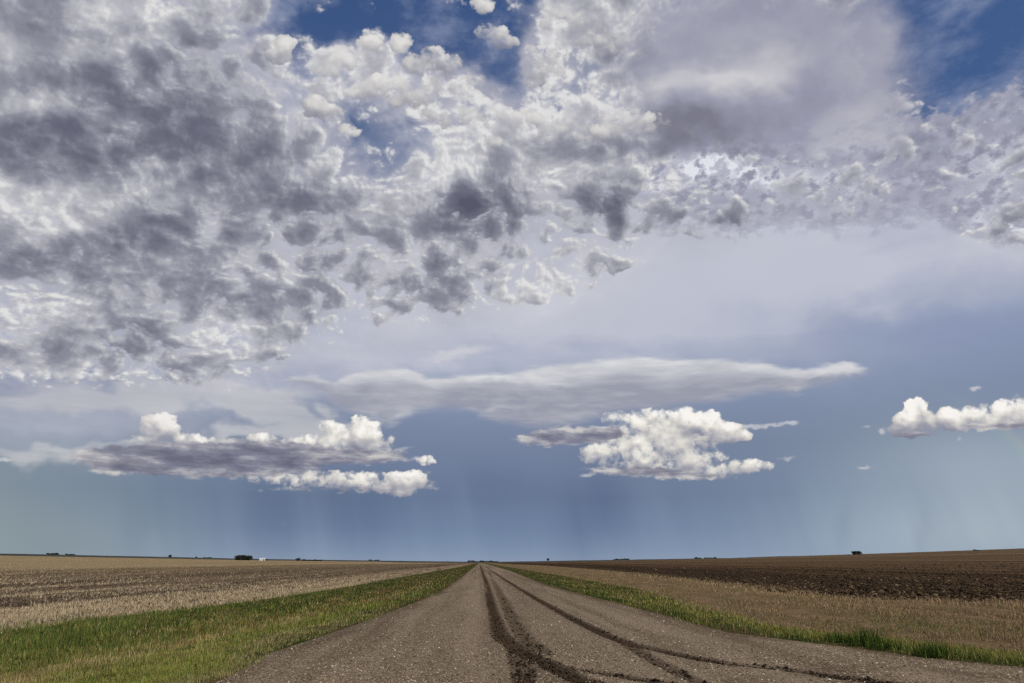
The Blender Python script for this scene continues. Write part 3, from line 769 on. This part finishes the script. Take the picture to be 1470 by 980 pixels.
# ------------------------------------------------------------------ loose stuff: stones, soil, grass
def m_tone(name, rough=0.9, trans=0.0):
    m, h, b, P = material(name, rough, 0.0)
    c = h.attr('tone', 'Color')
    n = h.noise(P, 30.0, 2.0, 0.5)
    h.put(b.inputs['Base Color'], h.mix(n * 0.35, c, (0.05, 0.045, 0.03)))
    return m

def sample(n, y0, y1, x0=-220, x1=1690, bias=1.0):
    """spots on the level ground, spread evenly as the standing viewer sees it (dense near, thin far)"""
    k = (x1 - x0)                                           # carry on past both sides of the view at the same density
    x0, x1 = (x0 - 330 if x0 < 0 else x0), (x1 + 330 if x1 > 1470 else x1)
    n = int(n * (x1 - x0) / k)
    py = y0 + (y1 - y0) * RNG.random(n) ** bias
    px = RNG.uniform(x0, x1, n)
    a, bb = (px - CX) / FPX, (CY - py) / FPX
    f, uu = _ct - bb * _st, _st + bb * _ct
    X, Y = a * _cy + f * _sy, f * _cy - a * _sy
    t = -EYE / np.minimum(uu, -1e-4)
    return X * t, Y * t

OCT = np.array([(1, 0, 0), (0, 1, 0), (-1, 0, 0), (0, -1, 0), (0, 0, 1), (0, 0, -1)], float)
OCF = np.array([(0, 1, 4), (1, 2, 4), (2, 3, 4), (3, 0, 4), (1, 0, 5), (2, 1, 5), (3, 2, 5), (0, 3, 5)])[:, :]
def lumps(name, X, Y, Z, size, colours, mat, label, flat=0.6, nf=8):
    n = len(X)
    ang = RNG.uniform(0, 2 * np.pi, n)
    v = OCT[None] * (size[:, None, None] * RNG.uniform(0.6, 1.3, (n, 6, 1)))
    v[:, :, 2] *= flat
    c, s = np.cos(ang)[:, None], np.sin(ang)[:, None]
    tilt = RNG.uniform(-0.5, 0.5, n)[:, None]
    x, y, z = v[:, :, 0] * c - v[:, :, 1] * s, v[:, :, 0] * s + v[:, :, 1] * c, v[:, :, 2]
    z = z + x * tilt
    V = np.stack([x + X[:, None], y + Y[:, None], z + (Z + size * flat * 0.25)[:, None]], -1)
    F = OCF[None, :nf] + (np.arange(n) * 6)[:, None, None]
    o = mesh_obj(name, V.reshape(-1, 3), F.reshape(-1, 3), mat, colours=np.repeat(colours, 6, 0))
    return tagged(o, 'stuff', label)

def blades(name, X, Y, Z, H, W, colours, mat, label, lean=0.45, kind='stuff', parent=None, tipk=1.15):
    n = len(X)
    a = RNG.uniform(0, 2 * np.pi, n)
    la = RNG.uniform(0, 2 * np.pi, n); ll = H * np.abs(RNG.normal(0, lean, n))
    bx, by = np.cos(a) * W * 0.5, np.sin(a) * W * 0.5
    p0 = np.stack([X - bx, Y - by, Z - 0.02], -1); p1 = np.stack([X + bx, Y + by, Z - 0.02], -1)
    p2 = np.stack([X + np.cos(la) * ll, Y + np.sin(la) * ll, Z + H], -1)
    V = np.stack([p0, p1, p2], 1).reshape(-1, 3)
    cc = np.repeat(colours[:, None, :], 3, 1); cc[:, 2] *= tipk
    F = np.arange(3 * n).reshape(-1, 3)
    o = mesh_obj(name, V, F, mat, parent=parent, colours=cc.reshape(-1, 3))
    if kind: tagged(o, kind, label)
    return o

def pick(pal, n, jit=0.22):
    pal = np.array([lin(*p) for p in pal])
    return pal[RNG.integers(len(pal), size=n)] * RNG.uniform(1 - jit, 1 + jit, (n, 1))

m_stone = m_tone('loose_stone', 0.85)
X, Y = sample(330000, 820, 1050, bias=0.75)
on = (X > ROAD_L(Y) + 0.02) & (X < ROAD_R(Y) - 0.02) & (Y < 75)
X, Y = X[on], Y[on]
rv, rz = rut_field(X, Y)
clump = fbm(X * 0.9, Y * 0.35, 4, 0.6, 431)
keep = RNG.random(len(X)) < np.clip(0.62 + clump * 0.8 - rv * 1.1, 0.03, 1)
X, Y, rz = X[keep], Y[keep], rz[keep]
sz = np.clip(RNG.lognormal(math.log(0.0078), 0.48, len(X)), 0.004, 0.024) * (1 + Y / 60)
cs = pick([(140, 123, 101), (118, 102, 84), (158, 141, 119), (178, 162, 139), (92, 78, 63), (140, 118, 92)], len(X))
br = RNG.random(len(X)) < 0.065
cs[br] = pick([(214, 204, 184), (196, 182, 160), (228, 222, 206)], br.sum(), 0.1)
lumps('gravel', X, Y, road_z(X, Y) + rz * sstep(Y, 90, 30), sz, cs, m_stone, 'loose stones scattered over the gravel road', nf=4)

m_clod = m_tone('damp_soil', 0.95)
X, Y = sample(300000, 850, 1050, bias=0.8)
on = (X > ROAD_L(Y) + 0.02) & (X < ROAD_R(Y) - 0.02)
X, Y = X[on], Y[on]
rv, rz = rut_field(X, Y)
keep = RNG.random(len(X)) < np.where(rv > 0.3, rv * 0.6, 0)
X, Y, rz = X[keep], Y[keep], rz[keep]
sz = np.clip(RNG.lognormal(math.log(0.014), 0.5, len(X)), 0.006, 0.05) * (1 + Y / 70)
lumps('rut_soil', X, Y, road_z(X, Y) + rz, sz, pick([(60, 48, 39), (50, 40, 33), (74, 61, 49), (42, 34, 28)], len(X)), m_clod, 'crumbled dark soil in the tyre ruts')

X, Y = sample(75000, 812, 905, 700, 1690, bias=0.7)
on = (X > DARK_R(Y) - 1.0 + fbm(X, Y, 2, 0.5, 3)) & (Y < 180)
X, Y = X[on], Y[on]
sz = np.clip(RNG.lognormal(math.log(0.035), 0.55, len(X)), 0.015, 0.16) * (1 + Y / 120)
lumps('soil_clods', X, Y, terrain(X, Y), sz, pick([(44, 35, 28), (36, 28, 23), (54, 43, 34), (66, 53, 41), (128, 106, 80), (104, 86, 64)], len(X)), m_clod, 'dark clods lying on the ploughed field')

X, Y = sample(60000, 812, 960, -220, 690, bias=0.75)
on = (X < FIELD_L(Y) - 0.6) & (Y < 150)
X, Y = X[on], Y[on]
lane = fbm(X * 0.55, Y * 0.025, 4, 0.6, 441)
keep = RNG.random(len(X)) < np.clip(0.45 - lane * 1.6, 0.02, 1)
X, Y = X[keep], Y[keep]
sz = np.clip(RNG.lognormal(math.log(0.028), 0.5, len(X)), 0.01, 0.10) * (1 + Y / 120)
lumps('field_clods', X, Y, terrain(X, Y), sz, pick([(72, 60, 52), (60, 49, 43), (92, 78, 68), (112, 96, 84)], len(X)), m_clod, 'brown clods between the stubble rows')

m_grass = m_tone('grass_blades', 0.7)
# stubble stalks on the left field
X, Y = sample(330000, 811, 985, -220, 690, bias=0.8)
off_ = FIELD_L(Y) - X
on = (off_ > 0) & (Y < 260)
X, Y, off_ = X[on], Y[on], off_[on]
lane = 1.3 * fbm(X * 0.55 + 0.5 * fbm(X * .5, Y * .2, 2, .5, 445), Y * 0.025, 4, 0.6, 441)
tuft = fbm(X * 1.3, Y * 0.7, 3, 0.6, 451)
D = np.hypot(X, Y)
keep = RNG.random(len(X)) < np.clip(np.where(off_ < 6, np.interp(D, [20, 45], [0.5, 0.95]) + tuft * 0.7 + lane * np.interp(D, [20, 45], [1.2, 0.2]), 0.36 + lane * 1.7 + tuft * 0.8), 0.03, 1)
X, Y, off_ = X[keep], Y[keep], off_[keep]
D = np.hypot(X, Y)
cs = pick([(194, 178, 146), (180, 163, 133), (162, 145, 117), (206, 190, 158), (138, 121, 97)], len(X))
cs[off_ < 7] *= 1.12
blades('stubble', X, Y, terrain(X, Y), RNG.uniform(0.05, 0.16, len(X)), np.maximum(0.008, D * 0.0009), cs, m_grass, 'short straw stubble standing on the left field', 0.5)

# left verge grass in its bands
X, Y = sample(430000, 808.5, 1040, -260, 700, bias=0.8)
s_ = (X - FIELD_L(Y)) / np.maximum(ROAD_L(Y) - FIELD_L(Y), 0.1)
jit_ = fbm(X * 0.5, Y * 0.14, 4, 0.6, 461) * 0.26
on = (s_ + jit_ * 0.5 > -0.04) & (s_ + jit_ * 0.35 < 1.0) & (Y < 900)
X, Y, s_, jit_ = X[on], Y[on], s_[on], jit_[on]
D = np.hypot(X, Y); n = len(X)
q = np.clip(s_ + jit_, 0, 1)
pt = fbm(X * 0.35, Y * 0.08, 4, 0.6, 471)
lush = pick([(82, 102, 44), (96, 118, 50), (62, 80, 36), (112, 124, 58), (118, 114, 66)], n)
dry = pick([(186, 168, 116), (168, 148, 100), (150, 128, 84), (196, 180, 130)], n)
rust = pick([(146, 108, 58), (132, 104, 56), (122, 112, 54), (106, 102, 48)], n)
mid = pick([(132, 144, 62), (150, 152, 76), (114, 130, 54), (168, 158, 96)], n)
edge_ = pick([(170, 160, 112), (144, 142, 86), (184, 170, 124), (126, 128, 74)], n)
nr = np.interp(D, [22, 42], [1, 0])                        # near the viewer / farther along
w_l = nr * np.interp(q, [0, .3, .5, .6, .8], [1, .9, .45, .1, .15]) + (1 - nr) * np.interp(q, [0, .2, .34, .72, .84, .95], [1, .8, .12, .1, .7, .5])
w_d = nr * np.interp(q, [.3, .5, .6, .68], [.1, .3, .8, .05]) + (1 - nr) * np.interp(q, [.25, .4, .6, .68, .76], [.05, .35, .5, .7, .1])
w_r = nr * np.interp(q, [.3, .5, .65], [.05, .2, .05]) + (1 - nr) * np.interp(q, [.25, .42, .6, .72], [0, .8, .7, .05])
w_m = nr * np.interp(q, [.2, .45, .58, .68, .84, .9], [.2, .55, .3, 1.2, 1.1, .1]) + (1 - nr) * np.interp(q, [.1, .5, .75, .95], [.3, .3, .35, .2])
w_e = np.interp(q, [.84, .92, 1], [0, .9, 1.2])
pt2 = fbm(X * 0.9, Y * 0.4, 4, 0.6, 475)
wts = np.stack([w_l * (1 + pt * 1.2), w_d * (1 - pt * 2.2 + pt2), w_r * (1 + pt * 1.0 - pt2), w_m * (1 + pt * 1.8), w_e * (1 - pt2)], 0)
wts = np.maximum(wts, 0.02); wts /= wts.sum(0)
ch = (RNG.random(n)[None] > np.cumsum(wts, 0)).sum(0).clip(0, 4)
cs = np.choose(ch[:, None], [lush, dry, rust, mid, edge_]) * (1 + 0.45 * pt2 + 0.3 * fbm(X * 2.5, Y * 1.2, 3, 0.6, 477))[:, None].clip(0.35, 1.6)
keep = RNG.random(n) < np.where(q > 0.93, 0.45, 1.0) * np.clip(0.85 + 0.8 * fbm(X * 1.1, Y * 0.5, 3, 0.6, 478), 0.12, 1)
hgt_ = RNG.uniform(0.03, 0.13, n) * (1 + np.clip(fbm(X * 1.4, Y * 0.9, 3, 0.6, 479), -0.6, 1)) * np.choose(ch, [1.5, 1.3, 1.2, 0.9, 0.7]) * (1 + 0.5 * pt)
hgt_ *= np.interp(D, [11, 22, 200], [0.6, 0.95, 0.8])
k = keep
blades('verge_grass', X[k], Y[k], terrain(X[k], Y[k]), np.maximum(hgt_[k], 0.05), np.maximum(0.009, D[k] * 0.0009), cs[k], m_grass, 'mixed green and straw grass on the left verge', 0.4)

# right verge: bright green strip, then straw
X, Y = sample(230000, 808.5, 985, 690, 1690, bias=0.75)
s_ = (X - ROAD_R(Y)) / np.maximum(GREEN_R(Y) - ROAD_R(Y), 0.1)
jit_ = fbm(X * 0.6, Y * 0.2, 4, 0.6, 481) * 0.35
on = (s_ + jit_ * 0.5 > 0.02) & (s_ + jit_ < 1.15) & (Y < 700)
X, Y, s_, jit_ = X[on], Y[on], s_[on], jit_[on]
D = np.hypot(X, Y); n = len(X)
pt = fbm(X * 0.5, Y * 0.15, 4, 0.6, 491)
gr = pick([(142, 148, 66), (160, 160, 80), (112, 126, 54), (164, 160, 86), (92, 108, 46)], n)
dk = pick([(66, 86, 36), (78, 98, 42), (56, 72, 32)], n)
ye = pick([(182, 168, 104), (160, 154, 88), (192, 174, 122)], n)
r_ = RNG.random(n)
cs = np.where((r_ < np.clip(0.25 - pt * 0.8 + (0.4 - s_) * 1.1, 0, 1))[:, None], dk, np.where((r_ > np.clip(0.86 - s_ * 0.25, 0, 1))[:, None], ye, gr))
kk = RNG.random(n) < np.clip(0.85 + pt * 0.9 - (s_ < 0.25) * 0.3, 0.1, 1)
X, Y, D, cs, pt, n = X[kk], Y[kk], D[kk], cs[kk], pt[kk], int(kk.sum())
blades('right_verge_grass', X, Y, terrain(X, Y), RNG.uniform(0.03, 0.15, n) * (1 - pt * 0.6), np.maximum(0.009, D * 0.0009), cs, m_grass, 'bright green grass strip along the right road edge', 0.4)

X, Y = sample(300000, 809, 950, 690, 1690, bias=0.75)
on = (X > GREEN_R(Y) - 0.3 + 0.8 * fbm(X * 0.6, Y * 0.2, 3, 0.6, 501)) & (X < DARK_R(Y) + 0.6 + 1.2 * fbm(X * 0.5, Y * 0.2, 3, 0.6, 511)) & (Y < 400)
X, Y = X[on], Y[on]
pt = fbm(X * 0.45, Y * 0.2, 4, 0.6, 521)
keep = RNG.random(len(X)) < np.clip(0.5 + pt * 1.1, 0.08, 1)
X, Y, pt = X[keep], Y[keep], pt[keep]
D = np.hypot(X, Y); n = len(X)
f_ = np.clip((X - GREEN_R(Y)) / np.maximum(DARK_R(Y) - GREEN_R(Y), 0.1), 0, 1)
top_ = sstep(f_ + 0.12 * pt, 0.55, 0.8)
cs = pick([(176, 150, 114), (158, 132, 102), (138, 114, 90), (196, 172, 134), (122, 100, 78), (150, 140, 92)], n) * (1 + 0.45 * pt + 0.30 * top_)[:, None]
g0 = np.array(ground(1300, 893)); g1 = np.array(ground(1240, 890))
gp = np.exp(-((X - g0[0]) / 2.0) ** 2 - ((Y - g0[1]) / 2.2) ** 2) + 0.35 * sstep(pt, 0.25, 0.6)
gm = RNG.random(n) < gp * 0.6
cs[gm] = pick([(104, 124, 56), (122, 134, 66), (88, 106, 48)], gm.sum())
blades('dry_grass', X, Y, terrain(X, Y), RNG.uniform(0.03, 0.11, n) * (1 + np.clip(pt, -0.4, 1) * 1.4 + top_ * 1.1), np.maximum(0.009, D * 0.0008), cs, m_grass, 'dry straw grass between green verge and ploughed field', 0.5)

# dark weed tufts on the right road edge
TUFTS = [((1206, 921), 0.26, 'dark green weed tuft at the right road edge, farthest of the four'), ((1244, 927), 0.44, 'tallest dark weed tuft standing up at the right road edge'),
         ((1272, 932), 0.26, 'low wide weed tuft just right of the tallest tuft'), ((1342, 943), 0.32, 'dark weed tuft with pale stems, nearest of the four')]
for (px, py), hh, lab in TUFTS:
    x, y = ground(px, py)
    n = 300
    X = x + RNG.normal(0, 0.12 if hh > 0.45 else 0.17, n).clip(-.3, .3); Y = y + RNG.normal(0, 0.12, n).clip(-.22, .22)
    o = blades('weed_tuft', X - x, Y - y, np.zeros(n), RNG.uniform(0.4, 1.0, n) * hh, np.full(n, 0.024), pick([(78, 98, 42), (90, 112, 48), (62, 80, 36), (106, 122, 56)], n), m_grass, lab, 0.4, kind=None)
    o.location = (x, y, float(terrain(np.array([x]), np.array([y]))[0]))
    tagged(o, None, lab, 'weed', 'dark weed tufts along the right road edge')
# ------------------------------------------------------------------ things on the skyline
m_leaf = bpy.data.materials.new('tree_foliage'); m_leaf.use_nodes = True
_b = m_leaf.node_tree.nodes['Principled BSDF']; _h = G(m_leaf.node_tree)
_geo = _h.n('ShaderNodeNewGeometry'); _n = _h.noise(S(_h, _geo.outputs['Position']), 0.6, 3.0, 0.6)
_h.put(_b.inputs['Base Color'], _h.mix(_n, lin(30, 36, 30), lin(56, 64, 50))); _b.inputs['Roughness'].default_value = 0.9
m_bark, _h, _b, _P = material('bark')
_h.put(_b.inputs['Base Color'], _h.mix(_h.noise(_P, 4.0, 3.0), lin(60, 50, 42), lin(86, 74, 62)))

def crown_mesh(w, hgt, seed):
    """leaf clumps spread through an uneven crown"""
    rs = np.random.RandomState(seed)
    lobes = [(rs.uniform(-.3, .3) * w, rs.uniform(-.3, .3) * w, rs.uniform(.12, .74) * hgt, rs.uniform(.26, .38) * w, rs.uniform(.2, .28) * hgt) for _ in range(8)]
    V, F = [], []
    for k in range(330):
        lx, ly, lz, lr, lh = lobes[rs.randint(8)]
        d = rs.normal(size=3); d /= np.linalg.norm(d); d *= rs.rand() ** 0.4
        c = np.array([lx + d[0] * lr, ly + d[1] * lr, lz + d[2] * lh])
        s = rs.uniform(.05, .12) * w
        a = rs.normal(size=3); a /= np.linalg.norm(a); b = np.cross(a, rs.normal(size=3)); b /= np.linalg.norm(b)
        i = len(V)
        V += [c + a * s, c + b * s * .8, c - a * s * .9, c - b * s]
        F.append((i, i + 1, i + 2, i + 3))
    me = bpy.data.meshes.new('crown'); me.from_pydata([tuple(v) for v in V], [], F); me.materials.append(m_leaf)
    return me

def trunk_mesh(w, hgt):
    V, F = [], []
    def limb(p, q, r0, r1, n=6):
        i = len(V)
        ax = (Vector(q) - Vector(p)).normalized(); s = ax.orthogonal().normalized(); t = ax.cross(s)
        for c, r in ((Vector(p), r0), (Vector(q), r1)):
            for k in range(n):
                a = 2 * math.pi * k / n
                V.append(tuple(c + s * r * math.cos(a) + t * r * math.sin(a)))
        for k in range(n):
            F.append((i + k, i + (k + 1) % n, i + n + (k + 1) % n, i + n + k))
    r = 0.035 * w + 0.06
    limb((0, 0, -0.3), (0, 0, .45 * hgt), r, r * .65)
    limb((0, 0, .4 * hgt), (.2 * w, .05 * w, .7 * hgt), r * .6, r * .25)
    limb((0, 0, .38 * hgt), (-.18 * w, -.08 * w, .68 * hgt), r * .6, r * .25)
    limb((0, 0, .42 * hgt), (.02 * w, .15 * w, .78 * hgt), r * .5, r * .2)
    me = bpy.data.meshes.new('trunk'); me.from_pydata(V, [], F); me.materials.append(m_bark)
    return me

CROWNS = [crown_mesh(1.0, 1.0, 60 + k) for k in range(5)]
TRUNK = trunk_mesh(1.0, 1.0)
_k = 0
FAR = RIDGE_D
def spot(px, dist):
    """place on the skyline seen at column px, dist metres out, standing on the land there"""
    a = math.radians(azel(px, 803)[0])
    x, y = dist * math.sin(a), dist * math.cos(a)
    if dist >= RIDGE_D - 1:
        return x, y, ridge_top(a) - 0.5
    return x, y, float(terrain(np.array([x]), np.array([y]))[0])

def tree(px, wpx, hpx, dist, label, group, sink=0.0):
    global _k
    x, y, z = spot(px, dist)
    m = dist / FPX
    root = bpy.data.objects.new('tree', None); col.objects.link(root)
    root.location = (x, y, z - (sink + (0.7 if dist >= FAR else 0.0)) * m)
    root.rotation_euler = (0, 0, random.uniform(0, 6.28))
    tagged(root, None, label, 'tree', group)
    w, hh = wpx * m * 1.15, (hpx + (0.5 if dist >= FAR else 0.0)) * m * 1.08
    for nm, me in (('crown', CROWNS[_k % 5]), ('trunk', TRUNK)):
        c = bpy.data.objects.new(nm, me); col.objects.link(c)
        c.parent = root; c.scale = (w, w, hh)
    _k += 1
    return root

def row(x0, x1, n, wpx, hpx, dist, label, group, jitter=0.5):
    for i in range(n):
        t = (i + 0.5) / n
        tree(x0 + (x1 - x0) * t + random.uniform(-.3, .3), wpx * random.uniform(.85, 1.2), hpx * random.uniform(1 - jitter, 1 + jitter * .4), dist + (random.uniform(0, 25) if dist >= FAR else random.uniform(-25, 0)), label, group)

row(67, 82, 5, 4.8, 2.1, FAR, 'dark low tree in the clump nearest the left edge of the skyline', 'trees of the leftmost skyline clump')
row(94, 104, 3, 4.6, 1.6, FAR, 'low tree in the short clump second from the left on the skyline', 'trees of the second skyline clump')
tree(243.5, 3.4, 3.2, FAR, 'lone small tree on the left skyline well left of the dark shelterbelt', 'lone skyline trees')
tree(281, 2.4, 2.0, FAR, 'tiny lone tree on the skyline between lone small tree and shelterbelt', 'lone skyline trees')
row(293, 303, 3, 4.0, 1.6, FAR, 'faint low tree of the flat clump just left of the dark shelterbelt', 'trees of the faint clump left of the shelterbelt')
row(339, 359, 9, 5.2, 6.4, 1230, 'tall dark tree in the dense shelterbelt left of the white shed', 'trees of the dark shelterbelt', 0.10)
row(382, 386, 1, 4.0, 2.0, 1230, 'small dark bush standing just right of the white shed', 'lone skyline trees')
tree(428, 5.0, 3.8, 1300, 'taller dark tree at the left end of the low row right of the shed', 'lone skyline trees')
row(434, 461, 8, 4.6, 2.3, 1300, 'low dark tree in the ragged row right of the white shed', 'trees of the ragged row right of the shed')
row(530, 545, 4, 4.4, 1.4, FAR, 'faint far tree on the skyline between ragged row and road end', 'faint trees left of the road end')
row(672, 713, 11, 5.2, 1.9, FAR, 'bluish far tree in the row closing the road at its vanishing point', 'trees at the end of the road')
tree(787, 3.4, 3.6, FAR, 'lone tree on the skyline just right of the road end', 'lone skyline trees')
row(881, 902, 6, 4.6, 2.0, FAR, 'dark tree in the long low clump above the ploughed field right of centre', 'trees of the long clump right of centre')
row(996, 1006, 3, 4.2, 2.4, FAR, 'tree in the small clump midway along the right skyline', 'trees of the small right clump')
row(1012, 1030, 4, 4.0, 1.6, FAR, 'faint low tree right of the small clump on the right skyline', 'faint trees on the right skyline')
row(1226.5, 1235.5, 4, 4.4, 4.6, 985, 'dark tree in the lone compact grove on the right hillside skyline', 'trees of the right hillside grove', 0.12)
row(1402, 1408, 2, 4.0, 1.5, 930, 'tiny bush on the skyline near the right edge', 'bushes near the right edge of the skyline')

# white farm shed by the shelterbelt
m_white, _h, _b, _P = material('white_cladding', 0.6)
_h.put(_b.inputs['Base Color'], _h.mix(_h.noise(_P, 0.8, 3.0), lin(222, 224, 226), lin(238, 238, 238)))
m_roof, _h, _b, _P = material('shed_roof', 0.5)
_h.put(_b.inputs['Base Color'], _h.mix(_h.noise(_P, 0.5, 2.0), lin(196, 200, 204), lin(214, 216, 220)))
m_door, _h, _b, _P = material('shed_door', 0.6)
_h.put(_b.inputs['Base Color'], _h.mix(_h.noise(_P, 0.5, 2.0), lin(120, 126, 132), lin(140, 146, 150)))
x, y, z = spot(376.5, 1225)
shed = bpy.data.objects.new('farm_shed', None); col.objects.link(shed)
shed.location = (x, y, z - 0.2); shed.rotation_euler = (0, 0, math.atan2(-x, y) * 1.0)
tagged(shed, None, 'small white farm shed on the skyline right of the dark shelterbelt', 'shed')
def solid(name, verts, faces, mat, parent):
    me = bpy.data.meshes.new(name); me.from_pydata(verts, [], faces); me.materials.append(mat)
    o = bpy.data.objects.new(name, me); col.objects.link(o); o.parent = parent
    return o
a_, b_, e_, r_ = 4.4, 3.2, 2.6, 3.9
solid('wall', [(-a_, -b_, 0), (a_, -b_, 0), (a_, b_, 0), (-a_, b_, 0), (-a_, -b_, e_), (a_, -b_, e_), (a_, b_, e_), (-a_, b_, e_), (-a_, 0, r_ - .1), (a_, 0, r_ - .1)],
      [(0, 1, 5, 4), (2, 3, 7, 6), (1, 2, 6, 9, 5), (3, 0, 4, 8, 7)], m_white, shed)
A_, B_ = a_ + .3, b_ + .35
solid('roof', [(-A_, -B_, e_ - .12), (A_, -B_, e_ - .12), (A_, 0, r_), (-A_, 0, r_), (-A_, B_, e_ - .12), (A_, B_, e_ - .12),
               (-A_, -B_, e_ - .02), (A_, -B_, e_ - .02), (A_, 0, r_ + .14), (-A_, 0, r_ + .14), (-A_, B_, e_ - .02), (A_, B_, e_ - .02)],
      [(6, 7, 8, 9), (9, 8, 11, 10), (1, 0, 3, 2), (2, 3, 4, 5), (0, 1, 7, 6), (5, 4, 10, 11), (0, 6, 9, 3), (3, 9, 10, 4), (1, 2, 8, 7), (2, 5, 11, 8)], m_roof, shed)
solid('door', [(1.2, -b_ - .06, 0), (3.2, -b_ - .06, 0), (3.2, -b_ - .06, 2.2), (1.2, -b_ - .06, 2.2), (1.2, -b_, 0), (3.2, -b_, 0), (3.2, -b_, 2.2), (1.2, -b_, 2.2)],
      [(0, 1, 2, 3), (1, 5, 6, 2), (4, 0, 3, 7), (3, 2, 6, 7)], m_door, shed)
